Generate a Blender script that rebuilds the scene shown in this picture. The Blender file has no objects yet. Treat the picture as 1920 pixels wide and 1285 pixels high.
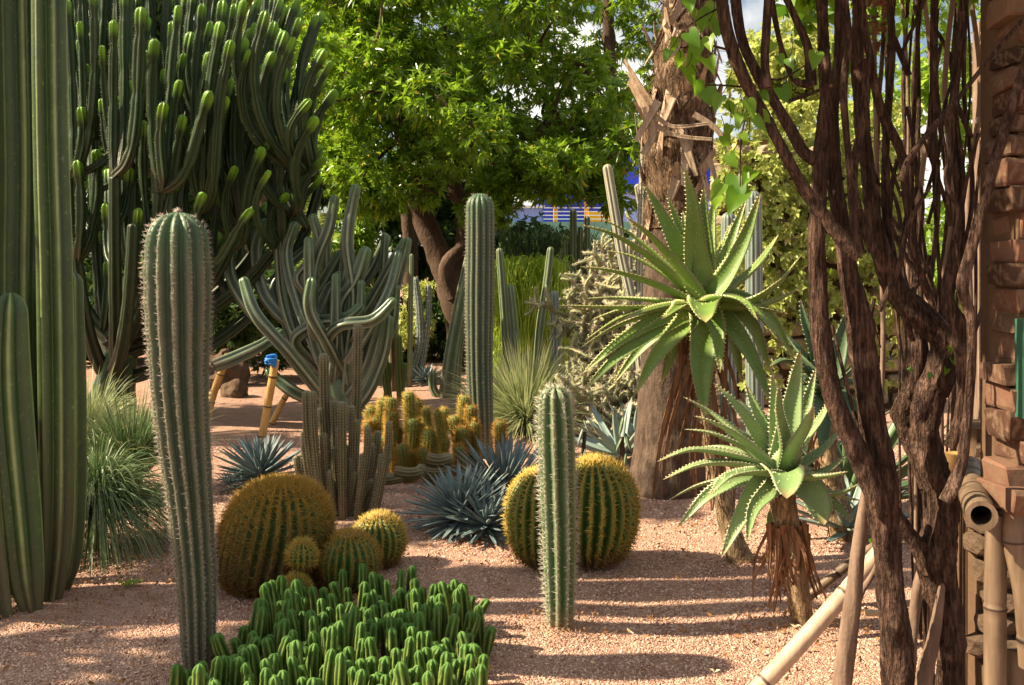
import bpy, bmesh, math
import numpy as np
from mathutils import Vector
PI=math.pi
# ------------------------------------------------------------------ camera, sky, sun
scene=bpy.context.scene
F=1884.0; CX=960.0; HV=500.0; EYE=1.6
cam=bpy.data.cameras.new('camera'); cam.sensor_width=36; cam.lens=36*F/1920
cam.shift_y=-(642.5-HV)/1920; cam.clip_end=2000; cam.clip_start=0.05
camo=bpy.data.objects.new('camera',cam); scene.collection.objects.link(camo)
camo.location=(0,0,EYE); camo.rotation_euler=(PI/2,0,0); scene.camera=camo
SUN_EL=math.radians(40); SHX,SHY=1.0,0.05            # shadows run along this ground direction
SUN_STR=5.0; SKY_STR=0.05
world=bpy.data.worlds.new('World'); scene.world=world; world.use_nodes=True
nt=world.node_tree; nt.nodes.clear()
wo=nt.nodes.new('ShaderNodeOutputWorld'); bg=nt.nodes.new('ShaderNodeBackground')
sky=nt.nodes.new('ShaderNodeTexSky'); sky.sky_type='NISHITA'; sky.sun_disc=False
sky.sun_elevation=SUN_EL; sky.sun_rotation=math.atan2(-SHX,-SHY)
sky.dust_density=1.2; sky.ozone_density=1.2
tc=nt.nodes.new('ShaderNodeTexCoord'); nz=nt.nodes.new('ShaderNodeTexNoise')
nz.inputs['Scale'].default_value=5.0; nz.inputs['Detail'].default_value=7
cr=nt.nodes.new('ShaderNodeValToRGB'); cr.color_ramp.elements[0].position=.46; cr.color_ramp.elements[1].position=.58
mx=nt.nodes.new('ShaderNodeMix'); mx.data_type='RGBA'
mx.inputs['B'].default_value=(10,10,9.9,1)
nt.links.new(tc.outputs['Generated'],nz.inputs['Vector']); nt.links.new(nz.outputs['Fac'],cr.inputs[0])
nt.links.new(cr.outputs[0],mx.inputs['Factor']); nt.links.new(sky.outputs[0],mx.inputs['A'])
nt.links.new(mx.outputs['Result'],bg.inputs[0]); nt.links.new(bg.outputs[0],wo.inputs[0])
bg.inputs[1].default_value=SKY_STR
sl=bpy.data.lights.new('sun','SUN'); sl.energy=SUN_STR; sl.angle=math.radians(.6); sl.color=(1.0,.87,.66)
so=bpy.data.objects.new('sun',sl); scene.collection.objects.link(so); so.location=(-20,0,20)
so.rotation_euler=Vector((SHX,SHY,-math.tan(SUN_EL)*math.hypot(SHX,SHY))).to_track_quat('-Z','Y').to_euler()
scene.view_settings.view_transform='Standard'; scene.view_settings.look='None'
scene.view_settings.exposure=1.45; scene.view_settings.gamma=1.0; scene.view_settings.use_curve_mapping=False
scene.view_settings.use_white_balance=True; scene.view_settings.white_balance_temperature=7100   # daylight shot, warm rendering
scene.cycles.max_bounces=8; scene.cycles.diffuse_bounces=3; scene.cycles.transmission_bounces=4
scene.cycles.transparent_max_bounces=8; scene.cycles.use_denoising=True
rng=np.random.default_rng(7)
R=lambda a,b,n=None: rng.uniform(a,b,n)
C=scene.collection.objects
# ------------------------------------------------------------------ helpers
def P(u,v,Y): return np.array([(u-CX)/F*Y,Y,EYE-(v-HV)/F*Y])
def GP(u,v): return P(u,v,EYE*F/(v-HV))
def unit(a):
    a=np.asarray(a,float); n=np.linalg.norm(a,axis=-1,keepdims=True); return a/np.maximum(n,1e-9)
class MB:
    def __init__(s): s.v=[];s.c=[];s.f=[];s.n=0
    def add(s,v,f,c=None):
        v=np.asarray(v,float); f=np.asarray(f,int)
        if c is None: c=np.zeros((len(v),3))
        s.v.append(v); s.c.append(np.asarray(c,float)); s.f.append(f+s.n); s.n+=len(v)
    def mesh(s,name,org=(0,0,0),smooth=True):
        V=np.concatenate(s.v)-np.asarray(org,float); Cc=np.concatenate(s.c)
        me=bpy.data.meshes.new(name); me.vertices.add(len(V)); me.vertices.foreach_set('co',V.astype(np.float32).ravel())
        li=np.concatenate([f.ravel() for f in s.f]).astype(np.int32)
        sz=np.concatenate([np.full(len(f),f.shape[1]) for f in s.f])
        st=np.concatenate([[0],np.cumsum(sz)[:-1]]).astype(np.int32)
        me.loops.add(len(li)); me.loops.foreach_set('vertex_index',li)
        me.polygons.add(len(sz)); me.polygons.foreach_set('loop_start',st)
        me.polygons.foreach_set('use_smooth',np.full(len(sz),smooth))
        me.update(calc_edges=True)
        a=me.attributes.new('ca','FLOAT_COLOR','POINT')
        a.data.foreach_set('color',np.concatenate([Cc,np.ones((len(Cc),1))],1).astype(np.float32).ravel())
        return me
def empty(name,loc,label,cat,group=None):
    o=bpy.data.objects.new(name,None); C.link(o); o.location=[float(x) for x in loc]; o['label']=label; o['category']=cat
    o.empty_display_size=.1
    if group: o['group']=group
    return o
def obj(name,mb,mat,parent=None,kind=None,smooth=True,org=None,label=None,cat=None,group=None):
    if org is None: org=tuple(parent.location) if parent else (0,0,0)
    me=mb.mesh(name,org,smooth); me.materials.append(mat)
    o=bpy.data.objects.new(name,me); C.link(o)
    if parent: o.parent=parent
    else: o.location=[float(x) for x in org]
    if kind: o['kind']=kind
    if label: o['label']=label
    if cat: o['category']=cat
    if group: o['group']=group
    return o
def inst(name,me,parent,loc=(0,0,0),rot=(0,0,0),sc=(1,1,1)):
    o=bpy.data.objects.new(name,me); C.link(o); o.parent=parent
    o.location=[float(x) for x in loc]; o.rotation_euler=[float(x) for x in rot]; o.scale=sc if hasattr(sc,'__len__') else (sc,)*3
    return o
def curve(pts,step):
    """Catmull-Rom through rows of (x,y,z,r,...), resampled evenly."""
    p=np.asarray(pts,float)
    if len(p)==2: q=p[0]+(p[1]-p[0])*np.linspace(0,1,8)[:,None]
    else:
        e=np.vstack([2*p[0]-p[1],p,2*p[-1]-p[-2]]); out=[]
        t=np.linspace(0,1,13)[:-1][:,None]
        for i in range(len(p)-1):
            a,b,c,d=e[i:i+4]
            out.append(.5*((2*b)+(-a+c)*t+(2*a-5*b+4*c-d)*t**2+(-a+3*b-3*c+d)*t**3))
        q=np.vstack(out+[p[-1:]])
    s=np.concatenate([[0],np.cumsum(np.linalg.norm(np.diff(q[:,:3],axis=0),axis=1))])
    return q,s
def samp(q,s,x): return np.stack([np.interp(x,s,q[:,k]) for k in range(q.shape[1])],1)
def frames(p,ref=None):
    T=unit(np.gradient(p,axis=0)); N=np.zeros_like(p)
    a=np.array(ref if ref is not None else [0,-1.,0]); a=a-T[0]*a.dot(T[0])
    if np.linalg.norm(a)<.05: a=np.array([1.,0,0])-T[0]*T[0][0]
    N[0]=unit(a)
    for i in range(1,len(p)):
        a=N[i-1]-T[i]*N[i-1].dot(T[i]); N[i]=unit(a)
    return T,N,np.cross(T,N)
def grid_faces(n,k,closed=True):
    i=np.arange(n-1)[:,None]; j=np.arange(k if closed else k-1)[None,:]; j2=(j+1)%k
    return np.stack([i*k+j,i*k+j2,(i+1)*k+j2,(i+1)*k+j],-1).reshape(-1,4)
def needles(mb,b,d,ln,w,c):
    b=np.asarray(b); d=unit(d); n=len(b)
    if n==0: return
    a=unit(np.cross(d,np.where(np.abs(d[:,2:3])>.9,[[1.,0,0]],[[0,0,1.]]))); e=np.cross(d,a)
    ln=np.broadcast_to(ln,(n,))[:,None]; w=np.broadcast_to(w,(n,))[:,None]
    V=np.stack([b+a*w,b+(-.5*a+.87*e)*w,b+(-.5*a-.87*e)*w,b+d*ln],1).reshape(-1,3)
    o=np.arange(n)[:,None]*4
    f=np.concatenate([o+[0,1,3],o+[1,2,3],o+[2,0,3]])
    cc=np.zeros((n,4,3)); cc[:,3,0]=1; cc[:,:,1]=np.asarray(c)[:,None] if np.ndim(c) else c; cc[:,:,2]=R(0,1,n)[:,None]
    mb.add(V,f,cc.reshape(-1,3))
def ribbed(mb,pts,n=8,depth=.2,sharp=0,step=.04,per=6,dome=1.0,sp=None,spm=None,tw=0,notch=None,end=True,pw=1.0,ph=None,wob=.0,fold=0):
    """ribbed cactus stem along rows (x,y,z,r); sp=(spacing,count,len,width,spread)"""
    q,s=curve(pts,step); L=s[-1]; rE=q[-1,3]; h=min(dome*rE,.45*L)
    x=list(np.linspace(0,L-h,max(3,int((L-h)/step)+1)))
    fac=[1.]*len(x)
    if end:
        for k in range(1,7):
            a=k/6*PI/2; x.append(L-h+h*math.sin(a)); fac.append(max(math.cos(a),.03))
    x=np.array(x); fac=np.array(fac); c=samp(q,s,x); p=c[:,:3]; r=c[:,3]*fac
    if notch is not None: r=r*notch(x,L)
    T,N,Bn=frames(p); K=n*per; ph=R(0,2*PI) if ph is None else ph
    th=np.arange(K)/K*2*PI
    cr_=np.abs(np.cos(n*th/2)) if not sharp else 1-np.abs(np.sin(n*th/2))
    if sharp==2: cr_=.5+.5*np.cos(n*th)
    cr_=cr_**pw; an=th[None,:]+ph+tw*x[:,None]
    dep=depth
    rr=r[:,None]*(1-dep*(1-cr_[None,:]))
    if wob: rr=rr*(1+wob*np.sin(x[:,None]*9+ph)*.6+wob*np.sin(x[:,None]*23+2*ph)*.4)
    if fold: rr=rr*(1+fold*np.sin(x[:,None]/.018*1.0)*cr_[None,:])
    D=np.cos(an)[...,None]*N[:,None,:]+np.sin(an)[...,None]*Bn[:,None,:]
    V=p[:,None,:]+D*rr[...,None]
    col=np.zeros(V.shape); col[...,0]=cr_[None,:]; col[...,1]=(x/L)[:,None]; col[...,2]=(L-x)[:,None]
    m=len(x); mb.add(V.reshape(-1,3),grid_faces(m,K),col.reshape(-1,3))
    tip=p[-1]+T[-1]*0.0; mb.add(np.vstack([V[-1],tip]),np.array([[j,(j+1)%K,K] for j in range(K)]),np.vstack([col[-1],[.5,1,0]]))
    if sp and spm is not None:
        gap,cnt,ln,w,spread=sp
        xs=np.arange(gap*.5,L,gap); rr2=np.interp(xs,x,r); cc=samp(q,s,xs)
        Ti=np.stack([np.interp(xs,x,T[:,k]) for k in range(3)],1); Ni=unit(np.stack([np.interp(xs,x,N[:,k]) for k in range(3)],1)); Bi=np.cross(Ti,Ni)
        slope=np.clip(-np.gradient(rr2,xs) if len(xs)>2 else 0*xs,-3,6)
        k=np.arange(n)/n*2*PI
        A=k[None,:]+ph+tw*xs[:,None]
        Dd=np.cos(A)[...,None]*Ni[:,None,:]+np.sin(A)[...,None]*Bi[:,None,:]
        base=cc[:,None,:3]+Dd*(rr2[:,None,None]*.99)
        nr=unit(Dd+Ti[:,None,:]*slope[:,None,None])
        base=base.reshape(-1,3); nr=nr.reshape(-1,3); up=np.repeat(Ti,n,0)
        base=np.repeat(base,cnt,0); nr=np.repeat(nr,cnt,0); up=np.repeat(up,cnt,0); tt=np.repeat(np.repeat(xs/L,n),cnt)
        g=rng.normal(0,1,base.shape)
        d=unit(nr+g*spread); needles(spm,base,d,ln*R(.6,1.2,len(base)),w,tt)
def tube(mb,pts,k=8,step=.05,rough=.0,cap=True,flat=1.0,seed=0):
    q,s=curve(pts,step); L=s[-1]; x=np.linspace(0,L,max(4,int(L/step)+1)); c=samp(q,s,x); p=c[:,:3]; r=c[:,3]
    T,N,Bn=frames(p); th=np.arange(k)/k*2*PI; m=len(x)
    rr=np.repeat(r[:,None],k,1)
    if rough:
        a=R(0,6.3,6)
        if rough>.055 and k>=14:
            rr=rr*(1+.035*np.sin(9*th+2.5*np.sin(x[:,None]*5+a[3])+a[4])+.03*np.sin(13*th-2*np.sin(x[:,None]*8+a[5])))
            for _ in range(int(L/.22)+1):
                tx,tt=R(0,L),R(0,6.3); dt=np.abs((th-tt+PI)%(2*PI)-PI)
                rr=rr*(1+R(.1,.42)*np.exp(-((x[:,None]-tx)/.035)**2-(dt[None,:]/.55)**2))
        rr=rr*(1+rough*(np.sin(x[:,None]*11+2*th+a[0])+.8*np.sin(x[:,None]*23-3*th+a[1])+.7*np.sin(x[:,None]*5+th+a[2])+.5*rng.normal(0,1,(m,k))*.6))
    V=p[:,None,:]+(np.cos(th)[None,:,None]*N[:,None,:]+flat*np.sin(th)[None,:,None]*Bn[:,None,:])*rr[...,None]
    col=np.zeros(V.shape); col[...,0]=(th/(2*PI))[None,:]; col[...,1]=(x/L)[:,None]; col[...,2]=x[:,None]
    mb.add(V.reshape(-1,3),grid_faces(m,k),col.reshape(-1,3))
    if cap:
        for e,i in ((0,0),(1,-1)):
            mb.add(np.vstack([V[i],p[i]]),np.array([[j,(j+1)%k,k] for j in range(k)]),np.vstack([col[i],col[i][0]]))
def box(mb,lo,hi,c=(0,0,0)):
    a,b=np.minimum(lo,hi),np.maximum(lo,hi)
    V=np.array([[x,y,z] for x in (a[0],b[0]) for y in (a[1],b[1]) for z in (a[2],b[2])])
    f=[[0,1,3,2],[4,6,7,5],[0,4,5,1],[2,3,7,6],[0,2,6,4],[1,5,7,3]]
    mb.add(V,f,np.tile(c,(8,1)))
def fleshy(mb,pts,width,axis,thick=.25,chan=.35,prof='aloe',n=14,teeth=None,bumps=0,blunt=False,rv=None):
    """succulent leaf along rows (x,y,z); cross-section channelled, with marginal teeth"""
    q,s=curve(np.asarray(pts,float),.02); L=s[-1]; x=np.linspace(0,1,n)**.9*L; c=samp(q,s,x)[:,:3]; t=x/L
    if prof=='aloe': w=np.minimum(1,.78+t*1.2)*np.maximum(1-t,0)**.72
    else: w=(.62+.9*t)*np.maximum(1-t,0)**.62*np.where(t<.45,1,1)*.95
    if blunt: w=np.minimum(1,.78+t)*np.maximum(1-t**4,0)**.6
    w=np.maximum(w,.012)*width/2
    T=unit(np.gradient(c,axis=0)); S=unit(np.cross(T,axis)); Nn=np.cross(S,T)
    for i in range(1,n):
        if S[i].dot(S[i-1])<0: S[i]*=-1; Nn[i]*=-1
    uu=np.array([-1,-.72,-.38,0,.38,.72,1,.62,.0,-.62]); K=10
    top=np.array([1]*7+[0]*3)
    off=chan*uu**2-(1-top)*thick*2*(1-uu**2)
    V=c[:,None,:]+S[:,None,:]*(uu[None,:,None]*w[:,None,None])+Nn[:,None,:]*(off[None,:,None]*w[:,None,None])
    rv=R(0,1) if rv is None else rv
    col=np.zeros(V.shape); col[...,0]=(np.abs(uu)**6)[None,:]; col[...,1]=t[:,None]; col[...,2]=rv
    mb.add(V.reshape(-1,3),grid_faces(n,K),col.reshape(-1,3))
    if teeth:
        gap,ln=teeth; m=int(L/gap); ts=np.linspace(.04,.96,m); ci=np.stack([np.interp(ts*L,x,c[:,k]) for k in range(3)],1)
        Si=np.stack([np.interp(ts*L,x,S[:,k]) for k in range(3)],1); Ni=np.stack([np.interp(ts*L,x,Nn[:,k]) for k in range(3)],1); Ti=np.stack([np.interp(ts*L,x,T[:,k]) for k in range(3)],1)
        wi=np.interp(ts*L,x,w)
        for sg in (-1,1):
            bse=ci+sg*Si*wi[:,None]*.97+Ni*(chan*wi)[:,None]
            needles(mb,bse,sg*Si+.45*Ti+.2*Ni,ln*R(.7,1.2,m),ln*.42,1.0)
            mb.c[-1][:,0]=1
        if bumps:
            tb=R(.15,.93,bumps); ub=R(-.8,.8,bumps); bt=rng.random(bumps)<.55
            cb=np.stack([np.interp(tb*L,x,c[:,k]) for k in range(3)],1); Sb=np.stack([np.interp(tb*L,x,S[:,k]) for k in range(3)],1); Nb=np.stack([np.interp(tb*L,x,Nn[:,k]) for k in range(3)],1); wb=np.interp(tb*L,x,w)
            ob=chan*ub**2-np.where(bt,0,1)*thick*2*(1-ub**2)
            needles(mb,cb+Sb*(ub*wb)[:,None]+Nb*(ob*wb)[:,None],Nb*np.where(bt,1,-1)[:,None]+.3*Sb,ln*.6,ln*.42,1.0)
            mb.c[-1][:,0]=1
def blades(mb,b,d,ln,w,droop,k=6,fw=None):
    """thin arching blades: bases b, start directions d"""
    n=len(b); d=unit(d); t=np.linspace(0,1,k)[None,:,None]; ln=np.broadcast_to(ln,(n,))[:,None,None]
    dr=np.broadcast_to(droop,(n,))[:,None,None]
    p=b[:,None,:]+d[:,None,:]*t*ln+np.array([0,0,-1.])*dr*(t*ln)**2*(1/np.maximum(ln,.01))
    sd=np.cross(d,[0,0,1.]); bad=np.linalg.norm(sd,axis=1)<.05; sd[bad]=[1,0,0]; sd=unit(sd+rng.normal(0,.35,sd.shape))[:,None,:]
    ww=np.broadcast_to(w,(n,))[:,None,None]*(1-t**2.2)*.5+.0002
    V=np.concatenate([p-sd*ww,p+sd*ww],2).reshape(n,k,2,3)
    col=np.zeros((n,k,2,3)); col[...,1]=np.linspace(0,1,k)[None,:,None]; col[...,2]=R(0,1,n)[:,None,None]
    i=np.arange(n)[:,None]*2*k; j=np.arange(k-1)[None,:]*2
    f=np.stack([i+j,i+j+1,i+j+3,i+j+2],-1).reshape(-1,4)
    mb.add(V.reshape(-1,3),f,col.reshape(-1,3))
def whorls(mb,cen,d,k,ln,w,droop=.5,spread=1.0,age=None):
    """rosettes of lance leaves at twig ends"""
    n=len(cen); d=unit(d); a=unit(np.cross(d,np.array([.31,.2,.93]))); e=np.cross(d,a)
    th=(np.arange(k)/k*2*PI)[None,:]+R(0,6.3,(n,1))+R(-.3,.3,(n,k)); al=R(.45,1.25,(n,k))*spread
    D=d[:,None,:]*np.cos(al)[...,None]+(a[:,None,:]*np.cos(th)[...,None]+e[:,None,:]*np.sin(th)[...,None])*np.sin(al)[...,None]
    D=unit(D+np.array([0,0,-1.])*R(.0,droop,(n,k,1))).reshape(-1,3); dd=np.repeat(d,k,0); c=np.repeat(cen,k,0)
    S=unit(np.cross(D,dd+rng.normal(0,.25,dd.shape))); Nn=np.cross(S,D); l=(ln*R(.65,1.15,len(D)))[:,None]; ww=w*R(.8,1.2,len(D))[:,None]
    dz=np.array([0,0,-1.])*l*.15
    V=np.stack([c,c+D*l*.42-S*ww*.5+Nn*ww*.12,c+D*l+dz,c+D*l*.42+S*ww*.5+Nn*ww*.12],1)
    o=np.arange(len(D))[:,None]*4; f=np.concatenate([o+[0,1,2],o+[0,2,3]])
    col=np.zeros((len(D),4,3)); col[:,:,0]=[0,.5,1,.5]; ag=R(0,1,n) if age is None else age
    col[:,:,1]=np.repeat(ag,k)[:,None]; col[:,:,2]=R(0,1,len(D))[:,None]
    mb.add(V.reshape(-1,3),f,col.reshape(-1,3))
def sphere_dirs(n):
    return unit(rng.normal(0,1,(n,3)))
def crown(mb,clumps,per,k,ln,w,droop=.5,shell=.45,upb=.35):
    for (c,r) in clumps:
        r=np.asarray(r) if np.ndim(r) else np.array([r,r,r*.75])
        dv=sphere_dirs(per); rad=R(shell,1.,(per,1)); whorls(mb,c+dv*r*rad,dv+np.array([0,0,upb])+rng.normal(0,.35,dv.shape),k,ln,w,droop)
# ------------------------------------------------------------------ materials
def ramp(nt,inp,stops):
    n=nt.nodes.new('ShaderNodeValToRGB'); e=n.color_ramp.elements
    while len(e)<len(stops): e.new(.5)
    for x,(p,c) in zip(e,stops): x.position=p; x.color=(*c,1)
    nt.links.new(inp,n.inputs[0]); return n.outputs[0]
class Mat:
    def __init__(s,name):
        s.m=bpy.data.materials.new(name); s.m.use_nodes=True; s.t=s.m.node_tree; s.N=s.t.nodes; s.b=s.N['Principled BSDF']; s.o=s.N['Material Output']
        s.tc=s.N.new('ShaderNodeTexCoord'); s.at=s.N.new('ShaderNodeAttribute'); s.at.attribute_name='ca'
        s.sp=s.N.new('ShaderNodeSeparateColor'); s.t.links.new(s.at.outputs['Color'],s.sp.inputs[0])
    def L(s,a,b): s.t.links.new(a,b)
    def noise(s,scale,detail=4,vec=None,stretch=None,rough=.55):
        n=s.N.new('ShaderNodeTexNoise'); n.inputs['Scale'].default_value=scale; n.inputs['Detail'].default_value=detail; n.inputs['Roughness'].default_value=rough
        v=vec or s.tc.outputs['Object']
        if stretch:
            mp=s.N.new('ShaderNodeMapping'); mp.inputs['Scale'].default_value=stretch; s.L(v,mp.inputs[0]); v=mp.outputs[0]
        s.L(v,n.inputs['Vector']); return n.outputs['Fac']
    def math(s,op,a,b=None,clamp=False):
        n=s.N.new('ShaderNodeMath'); n.operation=op; n.use_clamp=clamp
        for i,x in enumerate((a,b)):
            if x is None: continue
            if isinstance(x,(int,float)): n.inputs[i].default_value=x
            else: s.L(x,n.inputs[i])
        return n.outputs[0]
    def mix(s,f,a,b,mode='MIX'):
        n=s.N.new('ShaderNodeMix'); n.data_type='RGBA'; n.blend_type=mode
        for k,x in (('Factor',f),('A',a),('B',b)):
            if isinstance(x,(int,float)): n.inputs[k].default_value=x
            elif isinstance(x,tuple): n.inputs[k].default_value=(*x,1)
            else: s.L(x,n.inputs[k])
        return n.outputs['Result']
    def rng(s,x,a,b,c=0.,d=1.):
        n=s.N.new('ShaderNodeMapRange'); s.L(x,n.inputs[0])
        for i,y in enumerate((a,b,c,d)): n.inputs[i+1].default_value=y
        return n.outputs[0]
    def bump(s,h,st=.3,dist=.01):
        n=s.N.new('ShaderNodeBump'); n.inputs['Strength'].default_value=st; n.inputs['Distance'].default_value=dist
        s.L(h,n.inputs['Height']); s.L(n.outputs[0],s.b.inputs['Normal']); return n
    def fin(s,col,rough=.6,spec=.4,trans=0,tcol=None):
        if isinstance(col,tuple): s.b.inputs['Base Color'].default_value=(*col,1)
        else: s.L(col,s.b.inputs['Base Color'])
        s.b.inputs['Roughness'].default_value=rough; s.b.inputs['Specular IOR Level'].default_value=spec
        if trans:
            t=s.N.new('ShaderNodeBsdfTranslucent'); m=s.N.new('ShaderNodeMixShader'); m.inputs[0].default_value=trans
            tc=tcol if tcol is not None else col
            if isinstance(tc,tuple): t.inputs[0].default_value=(*tc,1)
            else: s.L(tc,t.inputs[0])
            s.L(s.b.outputs[0],m.inputs[1]); s.L(t.outputs[0],m.inputs[2]); s.L(m.outputs[0],s.o.inputs[0])
        return s.m
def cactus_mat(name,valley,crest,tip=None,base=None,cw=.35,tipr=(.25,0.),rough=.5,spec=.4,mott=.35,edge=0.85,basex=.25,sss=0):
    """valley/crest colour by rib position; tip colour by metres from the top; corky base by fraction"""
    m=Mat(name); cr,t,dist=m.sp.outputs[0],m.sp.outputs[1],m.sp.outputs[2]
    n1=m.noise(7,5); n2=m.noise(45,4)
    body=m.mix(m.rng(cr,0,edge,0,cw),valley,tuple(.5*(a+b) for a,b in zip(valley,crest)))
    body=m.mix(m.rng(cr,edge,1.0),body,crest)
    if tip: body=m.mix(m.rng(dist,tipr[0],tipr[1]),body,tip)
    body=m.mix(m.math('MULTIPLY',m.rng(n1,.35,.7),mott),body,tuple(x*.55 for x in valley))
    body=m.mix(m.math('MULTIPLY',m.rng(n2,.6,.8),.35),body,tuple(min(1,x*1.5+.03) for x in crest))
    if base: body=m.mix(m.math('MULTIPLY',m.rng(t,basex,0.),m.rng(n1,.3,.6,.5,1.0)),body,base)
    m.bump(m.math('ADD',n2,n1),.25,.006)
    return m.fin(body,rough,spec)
def leaf_mat(name,dark,light,old=None,trans=.35,rough=.4,spec=.5,tcol=None):
    m=Mat(name); age,rv=m.sp.outputs[1],m.sp.outputs[2]
    c=m.mix(m.math('POWER',m.math('MULTIPLY',m.math('ADD',age,rv),.5),1.4),dark,light)
    if old: c=m.mix(m.math('GREATER_THAN',rv,.965),c,old)
    tc=m.mix(.5,c,tcol or tuple(min(1,x*1.6) for x in light))
    return m.fin(c,rough,spec,trans,tc)
def bark_mat(name,a,b,c=None,sc=(14,14,2.5),bs=.8,dist=.012,rough=.9,fine=60):
    m=Mat(name); n1=m.noise(1,6,stretch=sc); n2=m.noise(fine,4); n3=m.noise(3,3)
    col=m.mix(m.rng(n1,.35,.68),a,b)
    if c: col=m.mix(m.rng(n3,.5,.7),col,c)
    col=m.mix(m.math('MULTIPLY',n2,.4),col,tuple(x*.5 for x in a))
    hgt=m.math('ADD',m.math('MULTIPLY',n1,1.5),m.math('MULTIPLY',n2,.4))
    if bs>=1.0:
        n4=m.noise(1,5,stretch=(110,110,16)); ck=m.rng(n4,.50,.60); col=m.mix(m.math('MULTIPLY',ck,.42),col,tuple(x*.3 for x in a)); hgt=m.math('SUBTRACT',hgt,m.math('MULTIPLY',ck,.6))
        n5=m.noise(9,5); col=m.mix(m.math('MULTIPLY',m.rng(n5,.58,.68),.45),col,tuple(x*1.5+.03 for x in b))
    m.bump(hgt,bs,dist)
    return m.fin(col,rough,.2)
def plain_mat(name,c,rough=.7,spec=.3,var=.25,scale=8,bs=.15):
    m=Mat(name); n=m.noise(scale,5); col=m.mix(m.math('MULTIPLY',m.rng(n,.3,.75),var),c,tuple(x*.45 for x in c)); m.bump(n,bs,.01)
    return m.fin(col,rough,spec)
M={}
# ground: pink crushed gravel
g=Mat('pink_gravel'); n0=g.noise(150,3); n1=g.noise(420,2); n2=g.noise(.9,4); n3=g.noise(11,4)
vo=g.N.new('ShaderNodeTexVoronoi'); vo.inputs['Scale'].default_value=115; g.L(g.tc.outputs['Object'],vo.inputs['Vector'])
vs=g.N.new('ShaderNodeSeparateColor'); g.L(vo.outputs['Color'],vs.inputs[0])
col=g.mix(vs.outputs[0],(.36,.195,.145),(.55,.36,.275))
col=g.mix(g.math('MULTIPLY',g.rng(n3,.42,.66),.5),col,(.30,.155,.115))
col=g.mix(g.math('MULTIPLY',g.rng(n2,.45,.7),.3),col,(.56,.38,.27))
hh=g.math('ADD',g.math('MULTIPLY',vo.outputs['Distance'],-1.),g.math('ADD',g.math('MULTIPLY',n0,.7),g.math('MULTIPLY',n3,3.5))); g.bump(hh,.9,.014)
M['gravel']=g.fin(col,.95,.15)
g=Mat('gravel_stone'); oi=g.N.new('ShaderNodeObjectInfo'); 
col=ramp(g.t,oi.outputs['Random'],[(0,(.20,.10,.075)),(.3,(.39,.225,.17)),(.7,(.58,.39,.30)),(.95,(.72,.56,.46)),(1,(.2,.12,.1))])
M['stone']=g.fin(col,.9,.2)
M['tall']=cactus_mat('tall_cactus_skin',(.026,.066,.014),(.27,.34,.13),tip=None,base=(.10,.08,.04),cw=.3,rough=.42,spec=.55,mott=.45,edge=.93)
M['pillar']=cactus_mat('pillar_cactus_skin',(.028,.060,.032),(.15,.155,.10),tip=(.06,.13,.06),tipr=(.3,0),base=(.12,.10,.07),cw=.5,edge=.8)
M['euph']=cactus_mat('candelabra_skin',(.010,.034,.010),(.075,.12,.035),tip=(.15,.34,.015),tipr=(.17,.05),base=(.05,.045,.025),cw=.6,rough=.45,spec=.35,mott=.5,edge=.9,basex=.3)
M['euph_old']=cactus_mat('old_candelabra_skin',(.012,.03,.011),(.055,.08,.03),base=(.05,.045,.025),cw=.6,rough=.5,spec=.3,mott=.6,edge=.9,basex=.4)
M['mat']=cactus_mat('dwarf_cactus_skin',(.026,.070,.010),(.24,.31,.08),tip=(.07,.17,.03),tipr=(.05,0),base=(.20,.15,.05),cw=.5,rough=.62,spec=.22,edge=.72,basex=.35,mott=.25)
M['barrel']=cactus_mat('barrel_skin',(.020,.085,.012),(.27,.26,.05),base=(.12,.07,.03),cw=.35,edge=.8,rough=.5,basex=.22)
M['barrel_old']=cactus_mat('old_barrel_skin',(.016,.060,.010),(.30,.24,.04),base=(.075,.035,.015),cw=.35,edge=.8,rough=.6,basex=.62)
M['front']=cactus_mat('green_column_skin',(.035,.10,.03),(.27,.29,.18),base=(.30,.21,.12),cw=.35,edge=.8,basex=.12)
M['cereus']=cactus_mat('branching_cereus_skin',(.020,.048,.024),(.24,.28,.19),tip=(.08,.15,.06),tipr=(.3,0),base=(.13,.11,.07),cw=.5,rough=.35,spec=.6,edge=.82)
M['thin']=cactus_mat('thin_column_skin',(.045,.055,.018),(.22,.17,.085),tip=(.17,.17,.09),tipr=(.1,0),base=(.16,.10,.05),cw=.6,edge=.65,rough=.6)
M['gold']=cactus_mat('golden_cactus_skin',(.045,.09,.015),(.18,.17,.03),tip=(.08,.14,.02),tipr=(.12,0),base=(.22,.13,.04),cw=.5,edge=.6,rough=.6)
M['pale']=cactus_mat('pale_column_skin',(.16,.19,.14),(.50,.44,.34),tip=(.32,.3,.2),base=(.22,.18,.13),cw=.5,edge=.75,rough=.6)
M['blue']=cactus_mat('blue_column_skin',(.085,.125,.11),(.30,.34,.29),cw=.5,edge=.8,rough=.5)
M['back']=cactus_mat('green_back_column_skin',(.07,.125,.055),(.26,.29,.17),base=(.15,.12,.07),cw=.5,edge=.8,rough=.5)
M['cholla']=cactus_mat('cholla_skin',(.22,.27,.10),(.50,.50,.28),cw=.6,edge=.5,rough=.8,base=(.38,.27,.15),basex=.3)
def spine_mat(name,b,t):
    m=Mat(name); c=m.mix(m.sp.outputs[0],b,t); c=m.mix(m.math('MULTIPLY',m.sp.outputs[2],.35),c,tuple(x*.4 for x in b)); return m.fin(c,.5,.4,.25,c)
M['sp_pale']=spine_mat('pale_spine',(.45,.36,.30),(.72,.62,.56)); M['sp_gold']=spine_mat('golden_spine',(.50,.30,.04),(.82,.60,.13))
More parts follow.
